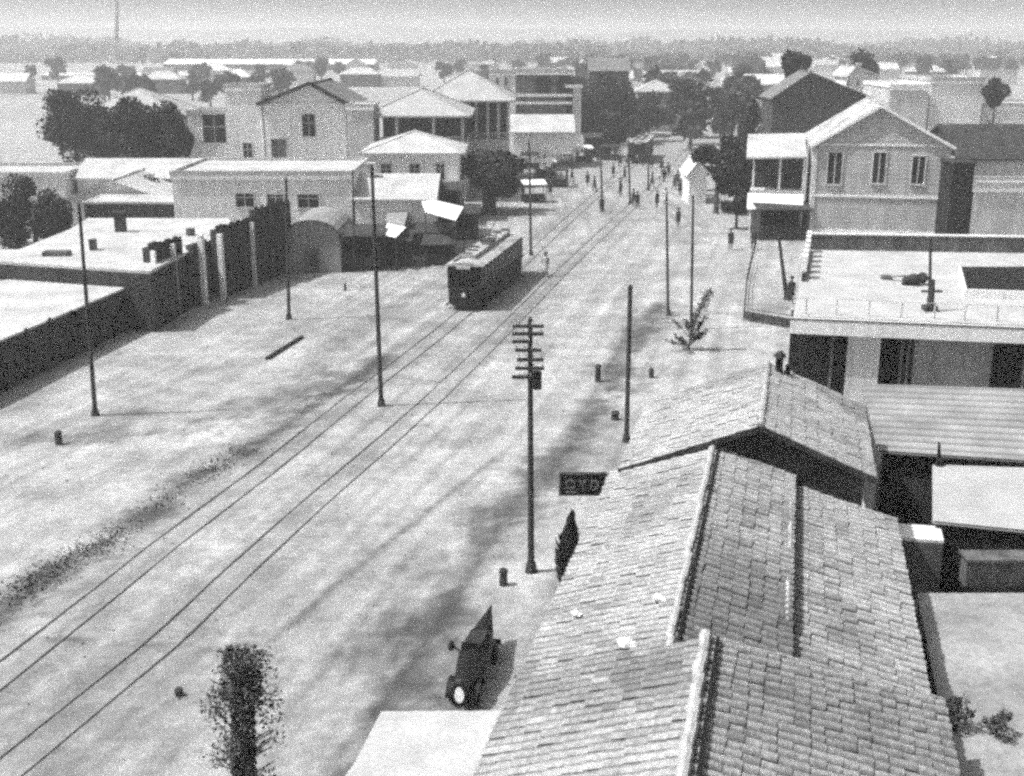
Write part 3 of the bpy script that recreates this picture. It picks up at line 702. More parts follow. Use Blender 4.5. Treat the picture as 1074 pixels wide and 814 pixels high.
vs = [(x,-.05,z) for x,z in ring]+[(x,L_+.05,z) for x,z in ring]; m.add(vs, [(i,i+1,n+2+i,n+1+i) for i in range(n)]+[tuple(range(n+1))[::-1], tuple(range(n+1,2*n+2))]+[(0,n+1,2*n+1,n)])
rf = m.build('roof', M_tramroof, t)
m = MB(); m.box(-.45,.45,1.5,L_-1.5,3.12,3.42); m.build('clerestory', M_tramroof, rf)
m = MB()
rr = random.Random(4)
for k in range(9): y = 1.7+k*1.25; x = rr.uniform(-.3,.3); m.box(x-.35,x+.25,y,y+.3,3.423,3.5+rr.random()*.1); m.build('ventilator', M_mid, rf); m = MB()
m.box(-.8,-.6,.5,6,3.1,3.22); m.build('roof_board', M_mid, rf)
m = MB(); m.box(-.4,.4,L_/2-.6,L_/2+.6,3.423,3.6); m.cyl((0,L_/2,3.6),(0,L_/2+4.6,5.4),.04); m.build('trolley_pole', M_wood, rf)
m = MB(); m.cyl((0,-.12,1.05),(0,.0,1.05),.14,.14,12); m.build('headlight', M_off, t)
m = MB(); m.box(-.75,.75,-.1,.6,.3,.4); m.box(-.8,.8,-.16,-.1,.38,.52); m.build('bumper', M_black, t)
for y in (2.2,3.9,L_-3.9,L_-2.2):
    m = MB()
    for s in (-.5,.5): m.cyl((s-.05,y,.38),(s+.05,y,.38),.32,.32,14)
    m.cyl((-.5,y,.38),(.5,y,.38),.05); m.build('wheel', M_steel, t)
m = MB()
for y in (1.6,L_-4.5): m.box(-.75,-.62,y,y+2.9,.3,.56); m.box(.62,.75,y,y+2.9,.3,.56)
for s in (-1,1): m.box(s*W_/2-.03, s*W_/2+.03, 5.2, L_-5.2, .2, .55)
m.build('truck_frame', M_black, t)
m = MB(); m.box(-W_/2-.18,-W_/2,.35,.95,.25,.3); m.box(W_/2,W_/2+.18,.35,.95,.25,.3); m.build('step', M_black, t)
m = MB(); m.box(-.45,.45,-.12,.0,2.76,2.93); m.build('destination_box', M_off, t)
_p = U(668,172); _q = C1[-1]
dup(TRAM, _p, atan2(U(690,150).y-_p.y, U(690,150).x-_p.x)-pi/2, 'distant dark tram with a pale roof coming up the far end of the street', 'trams on the left track'); TRAM['group'] = 'trams on the left track'
# --- black boat tailed car at the kerb
c0 = U(483,747); c1 = U(516,672); d = (c1-c0).normalized(); Lc = 3.9
CARS = .8
t = thing('motor_car', 'black open car with pointed tail and white oval radiator parked below the telegraph pole', 'car', c0, atan2(d.y,d.x)-pi/2)
prof = [(0,.30,.36,.86),(.15,.36,.33,.98),(.9,.52,.3,1.12),(1.35,.62,.26,1.22),(1.9,.64,.26,1.24),(2.5,.54,.3,1.26),(3.1,.34,.4,1.28),(3.6,.15,.6,1.3),(Lc,.02,.9,1.32)]
m = MB(); n = 12; vs = []
for y, hw_, za, zb in prof:
    for k in range(n):
        a = 2*pi*k/n; vs.append((hw_*(abs(cos(a))**.7)*(1 if cos(a)>0 else -1), y, (za+zb)/2+(zb-za)/2*(abs(sin(a))**.7)*(1 if sin(a)>0 else -1)))
fs = [(j*n+k,j*n+(k+1)%n,(j+1)*n+(k+1)%n,(j+1)*n+k) for j in range(len(prof)-1) for k in range(n)]+[tuple(range(n-1,-1,-1)),tuple(range((len(prof)-1)*n,len(prof)*n))]
m.add(vs, fs); body = m.build('body', M_black, t, smooth=False)
m = MB(); m.cyl((0,-.1,.62),(0,.0,.62),.36,.38,16); ra = m.build('radiator', M_black, t)
for v_ in ra.data.vertices: v_.co.x *= .82; v_.co.z = .62+(v_.co.z-.62)*1.0
m = MB(); m.cyl((0,-.125,.62),(0,-.105,.62),.24,.24,16); gr = m.build('radiator_core', M_canvas, ra)
for v_ in gr.data.vertices: v_.co.x *= .8
m = MB(); m.box(-.36,.36,1.5,2.3,1.2,1.32); m.build('seat', M_cloth, t)
m = MB(); m.box(-.42,.42,1.3,1.34,1.12,1.45); m.build('windscreen', M_glass, t)
m = MB(); m.cyl((-.2,1.55,1.2),(-.2,1.5,1.3),.16,.16,14); m.build('steering_wheel', M_black, t)
for y in (.55,2.75):
    for s in (-1,1):
        m = MB(); m.cyl((s*.52-.06,y,.33),(s*.52+.06,y,.33),.33,.36,18); wh = m.build('wheel', M_black, t)
        m = MB(); m.cyl((s*.52-.07,y,.33),(s*.52+.07,y,.33),.09,.09,10); m.build('hub', M_dark, wh)
        m = MB(); pts = [(y+.44*cos(a), .33+.40*sin(a)) for a in [pi*k/8 for k in range(9)]]
        m.add([(s*.54+x, py, pz) for x in (-.13,.13) for py, pz in pts], [(i,i+1,10+i,9+i) for i in range(8)]); m.build('mudguard', M_black, t)
m = MB(); m.cyl((-.45,1.35,1.1),(-.85,1.45,1.2),.03); m.sphere((-.9,1.45,1.2),.15,8,6); m.build('side_lamp', M_black, t)
m = MB(); m.cyl((.45,1.7,1.0),(.75,1.8,1.1),.03); m.sphere((.8,1.85,1.1),.12,8,6); m.build('side_lamp', M_black, t)
t.scale = (.66, 1.0, .92)
# leaf shaped dark cypress in the pavement
def cypress(name, label, base, top, wpx, seed, tone=.4, n=2500, group=None, z0=0):
    A = U(base[0], base[1], z0); T = V(top[0], top[1], A)-A; w_ = (V(base[0]+wpx, base[1], A).x-A.x)/2; rnd = random.Random(seed)
    t = thing(name, label, 'tree', A, 0, group); m = MB()
    for i in range(n):
        h = rnd.random()**.8; r = w_*(sin(pi*min(1, h**.6*.92+.08))**.8)*sqrt(rnd.random()); a = rnd.uniform(0,6.28)
        r *= 1+.5*noise.noise(Vector((cos(a)*1.5+seed, sin(a)*1.5, h*7))); q = T*h + Vector((cos(a)*r, sin(a)*r, .12)); l = rnd.uniform(.1,.3)*max(.8, w_*.75)
        up = Vector((cos(a)*.3, sin(a)*.3, 1)).normalized()*l; sd_ = Vector((-sin(a), cos(a), 0))*l*.35
        m.add([q-up, q+sd_, q+up, q-sd_], [(0,1,2,3)], tone*rnd.uniform(.6,1.3))
    m.build('crown', M_leaf, t); m = MB(); m.cyl((0,0,-.1), T*.6, .06, .03, 6); m.build('trunk', M_bark, t)
    return t
cypress('cypress_shrub', 'narrow pointed dark shrub on the pavement below the signboard', (593,612), (600,544), 27, 11, .6, 1500)
cypress('cypress_tree', 'leaning dark spindle shaped cypress left of the right hand house', (776,190), (792,108), 34, 12, .6, 2500)
# slim tree at the bottom edge
A = U(258,905); T = V(253,684,A)-A
t = thing('slim_garden_tree', 'slim dense topped tree with wispy side twigs rising from the bottom edge', 'tree', A)
rnd = random.Random(8); m = MB()
for i in range(11000):
    h = rnd.uniform(.25,1); core = rnd.random() < .58
    r = (.42 if h > .78 else .26)*sqrt(rnd.random()) if core else rnd.uniform(.35,.85)*(1 if .55 < h < .92 else .75)
    a = rnd.uniform(0,6.28)
    if not core and noise.noise(Vector((cos(a)*2, sin(a)*2, h*9))) < .08: continue
    q = T*h + Vector((cos(a)*r, sin(a)*r, 0)); l = rnd.uniform(.03,.07)
    u1 = Vector((rnd.gauss(0,1), rnd.gauss(0,1), rnd.gauss(0,1))).normalized()*l; u2 = u1.cross(Vector((rnd.gauss(0,1), rnd.gauss(0,1), 1))).normalized()*l*.5
    m.add([q-u1, q+u2, q+u1, q-u2], [(0,1,2,3)], rnd.uniform(.7,1.9))
m.build('crown', M_leaf, t)
m = MB(); m.cyl((0,0,-.1), T*.97, .16, .05, 8)
for i in range(26):
    h = rnd.uniform(.35,.93); a = rnd.choice((0,pi))+rnd.gauss(0,.6); e = T*h+Vector((cos(a)*.62, sin(a)*.62, rnd.uniform(.0,.3))); m.cyl(T*(h-.05), e, .025, .01, 5)
m.build('trunk', M_bark, t)
# signboard projecting from the eave
c = U(611,508,3.7); wS = (V(636,508,c).x-V(586,508,c).x); hS = .95*wS*27/50
t = thing('signboard', 'dark trapezoid shop signboard with pale letters hanging off the left roof edge', 'sign', (c.x,c.y,0)); o = c
m = MB(); hw_ = wS/2; x0, x1, za, zb = -hw_, hw_, 3.7-hS/2, 3.7+hS/2
m.add([(x0,0,za),(x1-.12,0,za),(x1,0,zb),(x0,0,zb),(x0,.07,za),(x1-.12,.07,za),(x1,.07,zb),(x0,.07,zb)], [(0,1,2,3),(7,6,5,4),(0,4,5,1),(1,5,6,2),(2,6,7,3),(3,7,4,0)])
bd = m.build('board', M_black, t)
m = MB(); yy = -.012
def stroke(m, pts, w_=.05):
    for (a1, b1_), (a2_, b2_) in zip(pts, pts[1:]):
        m.beam((a1*hw_, yy, 3.7+b1_*hS/2), (a2_*hw_, yy, 3.7+b2_*hS/2), .02, w_)
stroke(m, [(-.68,.25),(-.5,.42),(-.35,.2),(-.35,-.2),(-.5,-.4),(-.68,-.22),(-.68,.25)])
stroke(m, [(-.7,-.68),(-.28,-.68)])
stroke(m, [(-.15,.4),(-.0,.1),(.15,.4)]); stroke(m, [(0,.1),(0,-.55)])
stroke(m, [(.32,-.5),(.38,.25),(.55,.35),(.66,.1),(.6,-.3),(.4,-.5)])
m.build('lettering', M_letter, bd)
m = MB(); m.box(x0,x0+.05,-.03,-.002,za,zb); m.box(x0+.05,x1-.1,-.03,-.002,zb-.05,zb); m.build('board_frame', M_mid, bd)
m = MB(); m.cyl((x1,.03,zb-.1),(x1+.75,.3,zb+.1),.04); m.cyl((x1-.1,.03,za+.1),(x1+.6,.3,za+.25),.04); m.build('bracket', M_black, t)
# bollards and odd stones
def bollard(label, x, y, r=.16, h=.6, z0=0):
    t = thing('bollard', label, 'bollard', U(x, y, z0), 0, 'short dark kerb bollards'); m = MB(); m.cyl((0,0,-.1),(0,0,h*.8),r,r*.85,10); m.build('shaft', M_dark, t)
    m = MB(); m.sphere((0,0,h*.82), r*1.05, 10, 6, .8); m.build('cap', M_dark, t)
bollard('dark bollard at the kerb left of the telegraph pole foot', 528, 614, .15, .6)
bollard('lone dark bollard in the open dirt at far left', 62, 466, .17, .6)
bollard('dark bollard on the pavement beyond the telegraph pole', 627, 400, .17, .95)
bollard('squat dark bollard at the foot of the thick post', 645, 440, .2, .35)
bollard('small grey bollard right of the thick post', 683, 396, .14, .5)
bollard('thin dark marker in the dirt beside the low stall', 362, 305, .1, .6)
bollard('tiny dark stump near the slim garden tree', 188, 730, .12, .2)
A = U(280,376,.09); B = U(317,353,.09); m = MB(); m.beam((0,0,.0), B-A, .2, .18); ob = m.build('timber_beam', M_dark); ob.location = A; tag(ob, 'dark timber beam lying on the dirt left of the trackside pole', 'timber')
# sparse young tree by the kerb
A = U(722,368); t = thing('young_tree', 'spindly young tree with tufted branches at the right kerb', 'tree', A)
rnd = random.Random(21); m = MB(); lf = MB(); m.cyl((0,0,-.1),(.1,0,1.2),.06,.045,7)
for k in range(18):
    tz = rnd.uniform(.2,2.4); s0 = Vector((.1*tz, 0, min(1.2, tz*.5))); a = rnd.uniform(0,6.28); rr_ = rnd.uniform(.4,1.35)*(1.2-tz*.25)
    e = Vector((cos(a)*rr_+.1*tz-.15, sin(a)*rr_*.7, tz+rnd.uniform(.0,.5))); m.cyl(s0, e, .03, .012, 5)
    for j in range(42):
        q = s0.lerp(e, rnd.uniform(.5,1.08)) + Vector((rnd.gauss(0,.07), rnd.gauss(0,.07), rnd.gauss(0,.07))); u1 = Vector((rnd.gauss(0,1), rnd.gauss(0,1), rnd.gauss(0,1))).normalized()*.12; u2 = u1.cross(Vector((.3,.5,1))).normalized()*.045
        lf.add([q-u1, q+u2, q+u1, q-u2], [(0,1,2,3)], rnd.uniform(.5,1.2))
e = Vector((1.0,0,3.4)); m.cyl((.1,0,1.1), e, .04, .015, 5)
for j in range(150):
    q = Vector((.1,0,1.1)).lerp(e, rnd.uniform(.5,1.05)) + Vector((rnd.gauss(0,.16), rnd.gauss(0,.1), rnd.gauss(0,.1))); u1 = Vector((rnd.gauss(0,1), rnd.gauss(0,1), rnd.gauss(0,1))).normalized()*.13; u2 = u1.cross(Vector((.3,.5,1))).normalized()*.05
    lf.add([q-u1, q+u2, q+u1, q-u2], [(0,1,2,3)], .8)
m.build('trunk', M_bark, t); lf.build('crown', M_leaf, t)
# ------------------------------------------------------------- right: terrace building
TZ = 4.5
f0 = U(832,331,TZ); f1 = U(1095,342,TZ); b0 = U(845,262,TZ); b1_ = U(1095,266,TZ)
t = thing('terrace_building', 'building with a broad white roof terrace and pale fascia above dark doorways', 'building', (f0.x,f0.y,0)); o = t.location
m = MB(); m.prism([tuple(p.xy) for p in (f0,f1,b1_,b0)], TZ-.2, TZ); m.build('terrace_floor', M_slab, t, o)
u = (f1-f0).normalized(); nb = Vector((-u.y,u.x,0)); Lf = (f1-f0).length
m = MB(); m.prism([tuple((f0-nb*.5-u*.1).xy), tuple((f1-nb*.5).xy), tuple((f1-nb*.003).xy), tuple((f0-nb*.003-u*.1).xy)], TZ-.75, TZ-.08); m.build('fascia', M_white, t, o)
m = MB(); m.prism([tuple((f0-nb*.52-u*.15).xy), tuple((f1-nb*.52).xy), tuple((f1-nb*.4).xy), tuple((f0-nb*.4-u*.15).xy)], TZ-.077, TZ-.02); m.build('fascia_edge', M_dark, t, o)
back = nb*2.0
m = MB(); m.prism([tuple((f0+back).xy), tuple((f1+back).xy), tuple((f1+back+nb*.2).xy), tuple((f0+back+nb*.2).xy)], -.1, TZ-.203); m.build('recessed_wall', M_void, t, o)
def onf(x, off=0.0):
    r = V(x, 380, f0-nb*off, (nb.x, nb.y)); return r
for xa, xb, mt, off in ((888,922,M_off,0.05),(958,1040,M_grey,-.4)):
    p, q = onf(xa, off), onf(xb, off); p.z = q.z = 0
    m = MB(); m.prism([tuple(p.xy), tuple(q.xy), tuple((q+nb*.3).xy), tuple((p+nb*.3).xy)], -.1, TZ-.76); m.build('pier', mt, t, o)
for x in (872, 945, 952, 1075):
    p = onf(x, 0); m = MB(); m.cyl((p.x,p.y,-.1),(p.x,p.y,TZ-.76),.07); m.build('post', M_mid, t, o)
m = MB()
for x in (845,877,911,945,980,1012,1046,1078): p = V(x,330,f0+nb*.5,(nb.x,nb.y)); m.box(p.x-.035,p.x+.035,p.y-.035,p.y+.035,TZ,TZ+.75)
a_ = f0+nb*.5; b_ = f1+nb*.5; m.beam(a_+Vector((0,0,.75)), b_+Vector((0,0,.75)), .03, .03); m.build('parapet_railing', M_off, t, o)
# stairwell opening on the terrace
h = [U(1006,279,TZ+.45), U(1095,279,TZ+.45), U(1095,306,TZ+.45), U(1012,303,TZ+.45)]
th_ = thing('roof_hatch', 'long dark skylight box sunk into the terrace at the right edge', 'skylight', (h[0].x,h[0].y,TZ)); o2 = th_.location
m = MB(); m.prism([tuple(p.xy) for p in h], TZ-.01, TZ+.42); m.build('frame', M_white, th_, o2)
m = MB(); cc = sum(h, Vector())/4; m.prism([tuple(p.lerp(cc,.05).xy) for p in h], TZ+.423, TZ+.45); m.build('glazing', M_black, th_, o2)
# dark low wall at the back of the terrace
bw0 = b0 + nb*.0; bw1 = b1_
m = MB(); m.prism([tuple(bw0.xy), tuple(bw1.xy), tuple((bw1+nb*.3).xy), tuple((bw0+nb*.3).xy)], -.1, TZ+.95)
tw = thing('terrace_back_wall', 'long low dark wall along the back of the white terrace', 'wall', (bw0.x,bw0.y,0)); m.build('wall', M_mid, tw, tw.location)
m = MB(); m.prism([tuple((bw0-nb*.05).xy), tuple((bw1-nb*.05).xy), tuple((bw1+nb*.35).xy), tuple((bw0+nb*.35).xy)], TZ+.953, TZ+1.03); m.build('coping', M_white, tw, tw.location)
# terrace post + bundle + plank
A = U(975,326,TZ); T = V(976,250,A)-A; t = thing('terrace_post', 'dark post rising from the middle of the terrace', 'pole', A)
m = MB(); m.cyl((0,0,-.05),T,.09,.07); m.build('shaft', M_wood, t)
m = MB(); m.box(-.5,.5,-.06,.06,.9,1.0); m.prism([(-.3,-.3),(.3,-.3),(.3,.3),(-.3,.3)],0,.25); m.cyl((0,0,.2),(0,0,1.5),.2,.12); m.build('bracket', M_wood, t)
A = U(957,299,TZ); m = MB(); m.sphere((0,0,.28),.42,10,7,.7); m.sphere((.5,.1,.35),.34,9,6,.8); m.sphere((-.35,0,.2),.25,8,6,.8)
rr = random.Random(2); m.v = [(x+rr.uniform(-.06,.06), y+rr.uniform(-.06,.06), z+rr.uniform(-.05,.05)) for x,y,z in m.v]; ob = m.build('cloth_bundle', M_cloth); ob.location = A; tag(ob, 'dark heap of cloth on the terrace beside the post', 'bundle')
A = U(925,291,TZ+.1); B = U(955,289,TZ+.35); m = MB(); m.beam((0,0,0), B-A, .22, .06); m.box(0,.5,-.2,.2,-.1,.12); ob = m.build('plank', M_mid); ob.location = A; tag(ob, 'weathered plank propped against the cloth heap on the terrace', 'plank')
# gable house
hA = U(848,252,0); gp = Vector((nb.x, nb.y)); 
def onh(x, y, off=0): return V(x, y, hA + nb*off, (nb.x, nb.y))
LW, RW = onh(848,245), onh(988,250); ev = onh(848,152).z; pkp = onh(924,112)
hh = thing('gable_house', 'plastered two storey house with a broad pale gable roof and three upper windows', 'house', (LW.x,LW.y,0), atan2(u.y,u.x))
Wd = (RW-LW).xy.length; Dp = 13; pkx = (pkp-LW).dot(u); pkz = pkp.z
loch = lambda x, y: ((onh(x,y)-LW).dot(u), onh(x,y).z)
pr = [(0,-.1),(Wd,-.1),(Wd,ev),(pkx,pkz),(0,ev)]; m = MB()
m.add([(x,0,z) for x,z in pr]+[(x,Dp,z) for x,z in pr], [(0,1,2,3,4),(9,8,7,6,5)]+[(i,5+i,5+(i+1)%5,(i+1)%5) for i in range(5)]); m.build('wall', M_house, hh)
s1 = (pkz-ev)/pkx; s2 = (pkz-ev)/(Wd-pkx); e = .35
m = MB(); V3 = Vector
la, lb2, lc, ld = V3((-e,Dp+e,ev-s1*e+.12)), V3((-e,-e,ev-s1*e+.12)), V3((pkx,-e,pkz+.12)), V3((pkx,Dp+e,pkz+.12))
ra_, rb_ = V3((Wd+e,-e,ev-s2*e+.12)), V3((Wd+e,Dp+e,ev-s2*e+.12))
m.slab([la,lb2,lc,ld], .14); m.slab([lc,ra_,rb_,ld], .14)
tilesurf(m, la, lb2, lc, ld, .4, .5, seed=31); tilesurf(m, ra_, rb_, ld, lc, .4, .5, seed=32)
m.t = [q*1.45 for q in m.t]; rfo = m.build('roof', M_tile, hh)
m = MB(); m.beam(lc+V3((0,0,.08)), ld+V3((0,0,.08)), .25, .14); m.build('ridge_cap', M_cap, rfo)
m = MB(); m.beam(lb2+V3((0,-.04,-.06)), lc+V3((0,-.04,-.06)), .06, .2); m.beam(lc+V3((0,-.041,-.06)), ra_+V3((0,-.041,-.06)), .06, .2); m.build('barge_board', M_white, hh)
m = MB(); zb = loch(900,206)[1]; m.box(-.05,Wd+.05,-.12,-.003,zb-.08,zb+.08); zb = loch(900,152)[1]; m.box(.3,Wd-.3,-.08,-.003,zb-.06,zb+.06); zz = loch(900,243)[1]; m.box(-.05,Wd+.05,-.15,-.003,zz-.1,zz+.1); m.build('string_course', M_white, hh)
m = MB()
for x in (0, Wd-.3): m.box(x,x+.3,-.1,-.004,zz+.12,loch(900,206)[1]-.09); m.box(x,x+.3,-.1,-.004,loch(900,206)[1]+.09,ev-.3)
m.build('corner_pilaster', M_off, hh)
for x0, x1, ya, yb2 in ((867,884,160,193),(914,930,160,192),(955,971,164,193)):
    (a0, zb_), (a1, za_) = loch(x0, yb2), loch(x1, ya); m = MB(); f = .1
    m.box(a0-f,a1+f,-.1,-.003,za_,za_+f); m.box(a0-f*1.4,a1+f*1.4,-.16,-.003,zb_-f,zb_); m.box(a0-f,a0,-.1,-.003,zb_,za_); m.box(a1,a1+f,-.1,-.003,zb_,za_)
    m.box((a0+a1)/2-.04,(a0+a1)/2+.04,-.06,-.03,zb_,za_); fr = m.build('window', M_off, hh)
    m = MB(); m.box(a0,a1,-.028,-.004,zb_,za_); m.build('pane', M_void, fr)
# verandah wing left of the house
vz = V(846,163,hA+nb*2,(nb.x,nb.y)); 
def onv(x, y): return V(x, y, hA+nb*3, (nb.x, nb.y))
vl = onv(790,166); t = thing('verandah_wing', 'two level verandah with a pale lean-to roof on the left of the gable house', 'verandah', (vl.x,vl.y,0), atan2(u.y,u.x))
vw = (onv(846,166)-vl).dot(u)-.0; lz = lambda y: onv(815,y).z
m = MB(); m.slab([(-.6,-.6,lz(165)),(vw,-.6,lz(163)),(vw,6.5,lz(163)+1.5),(-.6,6.5,lz(165)+1.5)], .15); m.build('roof', M_tin, t)
m = MB(); m.box(.3,vw-.02,2,6,-.1,lz(165)-.1); m.build('back_wall', M_dark, t)
m = MB(); m.box(-.1,vw,0,2,lz(200)-.2,lz(200)); m.build('balcony_floor', M_off, t)
for x in (0, vw*.5, vw-.25): m = MB(); m.box(x,x+.18,.05,.23,lz(200)+.003,lz(165)-.1); m.build('post', M_white, t)
m = MB(); m.slab([(-.3,-2.2,lz(208)-.7),(vw-.1,-2.2,lz(204)-.9),(vw-.1,-.1,lz(200)-.25),(-.3,-.1,lz(200)-.25)], .08); m.build('awning', M_canvas, t)
for x in (-.1, vw-.3): m = MB(); m.box(x,x+.15,-2.1,-1.95,-.1,lz(208)-.85); m.build('awning_post', M_white, t)
# notched white balustrade on the left edge of the terrace
A = b0 - (b0-f0)*.02; B = f0 + (b0-f0)*.45; d = B-A; L_ = d.length; d.normalize(); n_ = V3((-d.y, d.x, 0))
t = thing('balustrade', 'white notched balustrade along the left edge of the roof terrace', 'balustrade', (A.x,A.y,TZ)); k = 0
m = MB(); pm = []
while k < L_:
    m = MB(); p = d*k; m.prism([tuple((p+n_*.05).xy), tuple((p+d*.75+n_*.05).xy), tuple((p+d*.75+n_*.3).xy), tuple((p+n_*.3).xy)], .41, 1.25); m.build('baluster', M_white, t); k += 1.7
m = MB(); m.prism([tuple((n_*.08).xy), tuple((d*L_+n_*.08).xy), tuple((d*L_+n_*.27).xy), tuple((n_*.27).xy)], .005, .4); m.build('plinth', M_dark, t)
# dark leaning post and wire fence
pole('leaning_post', 'dark leaning timber beside the left edge of the terrace building', (826,314), (817,250), .16, None)
pts = [U(794,252),U(783,300),U(780,336),U(832,345)]
t = thing('wire_fence', 'thin low wire fence round the empty plot behind the young tree', 'fence', pts[0])
m = MB(); o = pts[0]
for a_, b_ in zip(pts, pts[1:]):
    for z in (.35,.8): m.beam(a_+V3((0,0,z)), b_+V3((0,0,z)), .03, .05)
m.beam(pts[2]+V3((0,0,.35)), pts[3]+V3((0,0,.35)), .1, .5)
m.build('wire', M_dark, t, o)
for i, (a_, b_) in enumerate(zip(pts, pts[1:])):
    n = max(1, int((b_-a_).length/2.2))
    for k in range(n): p = a_.lerp(b_, k/n); m = MB(); m.cyl(p, p+V3((0,0,.95)), .05); m.build('post', M_mid, t, o)
# corrugated roof
def corr(name, label, q, z, pitch=.28, amp=.05, mt=M_iron, wallm=M_dark, wallz=True, vert=False, wn='shed'):
    c = [U(x, y, zz) for (x, y), zz in zip(q, z)]         # front-left, front-right, back-right, back-left
    t = thing(name, label, wn, (c[0].x,c[0].y,0)); o = t.location
    m = MB(); n = max(4, int(((c[1]-c[0]).length if vert else (c[3]-c[0]).length)/pitch))*4
    rnd = random.Random(len(label)); vs = []; tn = []
    for i in range(n+1):
        h = amp*sin(i*pi/2); k = i/n
        for j in range(9):
            s = j/8; p = c[0].lerp(c[1], k).lerp(c[3].lerp(c[2], k), s) if vert else c[0].lerp(c[1], s).lerp(c[3].lerp(c[2], s), k)
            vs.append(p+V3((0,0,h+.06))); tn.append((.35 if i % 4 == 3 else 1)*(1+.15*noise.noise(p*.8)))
    m.add(vs, [(i*9+j,i*9+j+1,(i+1)*9+j+1,(i+1)*9+j) for i in range(n) for j in range(8)], tn)
    m.slab(c, .04); m.build('roof', mt, t, o)
    if wallz:
        m = MB(); cc = sum(c, V3())/4; cc.z = 0; pl = [tuple(p.lerp(cc,.07).xy) for p in c]; m.prism(pl, -.1, [zz-.1 for zz in z]); m.build('wall', wallm, t, o)
    return t
corr('corrugated_shed', 'shed with a ribbed corrugated roof behind the tiled house at the right', [(921,474),(1095,486),(1095,410),(903,404)], [3.3,3.3,4.1,4.1], .5, .07)
corr('pale_roof_shed', 'small open shed with a smooth pale roof at the right edge', [(978,548),(1095,560),(1095,493),(978,489)], [2.7,2.7,3.2,3.2], .3, .012, RG, M_void)
A = U(985,489,3.2); T = V(985,464,A)-A; m = MB(); m.cyl((0,0,0),T,.09,.04,8); m.cyl((0,0,0),(0,0,.3),.2,.12,8); ob = m.build('vent_pipe', M_black); ob.location = A; tag(ob, 'short dark vent pipe at the corner of the smooth pale roof', 'pipe')
q = [U(942,549,2.5),U(986,552,2.5),U(990,567,2.5),U(945,564,2.5)]; t = thing('small_annexe', 'tiny flat topped annexe with a white coping beside the long tiled roof', 'outbuilding', (q[0].x,q[0].y,0)); o = t.location
m = MB(); m.prism([tuple(p.xy) for p in q], -.1, 2.4); m.build('wall', M_mid, t, o); m = MB(); m.prism([tuple(p.xy) for p in q], 2.403, 2.5); m.build('roof', M_white, t, o)
YZ = 2.1
yd = [U(962,622,YZ), U(1003,830,YZ), U(1200,850,YZ), U(1200,622,YZ)]
m = MB(); m.prism([tuple(p.xy) for p in yd], -.1, YZ); struct(m.build('yard_ground', M_pave))
A = U(957,640,2.4); B = U(996,815,2.4); d = (B-A); d.z = 0; L_ = d.length; d.normalize(); n_ = V3((d.y,-d.x,0))
t = thing('yard_fence', 'dark board fence dividing the pale yard from the long tiled roof', 'fence', (A.x,A.y,0)); o = t.location
m = MB(); k = 0
while k < L_: p = A+d*k; q_ = A+d*(k+.17); m.prism([tuple(p.xy),tuple(q_.xy),tuple((q_+n_*.05).xy),tuple((p+n_*.05).xy)], -.05, 2.4+.05*((int(k*10)) % 2)); k += .19
m.build('boards', M_dark, t, o); m = MB(); m.beam(V3((A.x,A.y,2.2))-n_*.05, V3((B.x,B.y,2.2))-n_*.05, .06, .1); m.build('rail', M_dark, t, o)
tree('yard_bush', 'small grey weed clump by the yard fence', 1000, 765, 730, 40, 763, seed=90, z0=2.1, n=350, leaf=.12, tone=1.5, cat='bush', group='weed clumps in the yard')
tree('yard_bush', 'small grey weed clump at the right edge of the yard', 1046, 772, 745, 34, 770, seed=91, z0=2.1, n=300, leaf=.12, tone=1.5, cat='bush', group='weed clumps in the yard')
A = U(1012,616,2.1); m = MB(); m.box(0,2.4,0,.5,0,.8); m.box(-.05,2.45,-.1,.6,.803,.88); ob = m.build('low_bench', M_mid); ob.location = A; tag(ob, 'low dark work bench under the smooth pale roof', 'bench')
# right hand background houses
house('right_side_house', 'pale flat house with a white coping at the right edge', 'house', 1015, 1100, 262, 197, 4, 'flat', wm=M_off, rm=M_tin)
house('dark_gap_block', 'narrow black block added for the dark gap right of the gable house', 'shed', 991, 1013, 262, 172, 3, 'flat', wm=M_void, rm=M_dark, cornice=False, parapet=.05)  # near-black block added where there is only a dark gap
house('dark_roofed_house', 'low house with a wide dark roof behind the gable house at right', 'house', 1000, 1100, 235, 166, 12, 'side', 130, wm=M_off, rm=M_dark, cornice=False)
house('dark_gabled_barn', 'large dark grey gable wall behind and left of the gable house', 'barn', 806, 906, 182, 102, 7, 'gable', 76, wm=mat('dark_gable_wall', .06, .25, .5), rm=M_tile2, peakx=850, cornice=False)
house('pale_block', 'bright white two storey block behind the gable house on the right', 'building', 968, 1022, 180, 85, 12, 'flat', wm=M_white, rm=M_tin)
house('pale_block', 'grey sided white topped block just behind the gable house ridge', 'building', 926, 966, 182, 92, 12, 'flat', wm=M_off, rm=M_white)
house('pale_block', 'low white block at the right edge below the round tree', 'building', 1024, 1100, 178, 112, 10, 'flat', wm=M_white, rm=M_tin)
house('pale_block', 'small white house with chimney left of the grey sided block', 'building', 884, 912, 165, 78, 8, 'gable', 70, wm=M_white, rm=M_tin, wins=[(888,891,84,90),(898,901,84,90)], chim=[(908,68)])
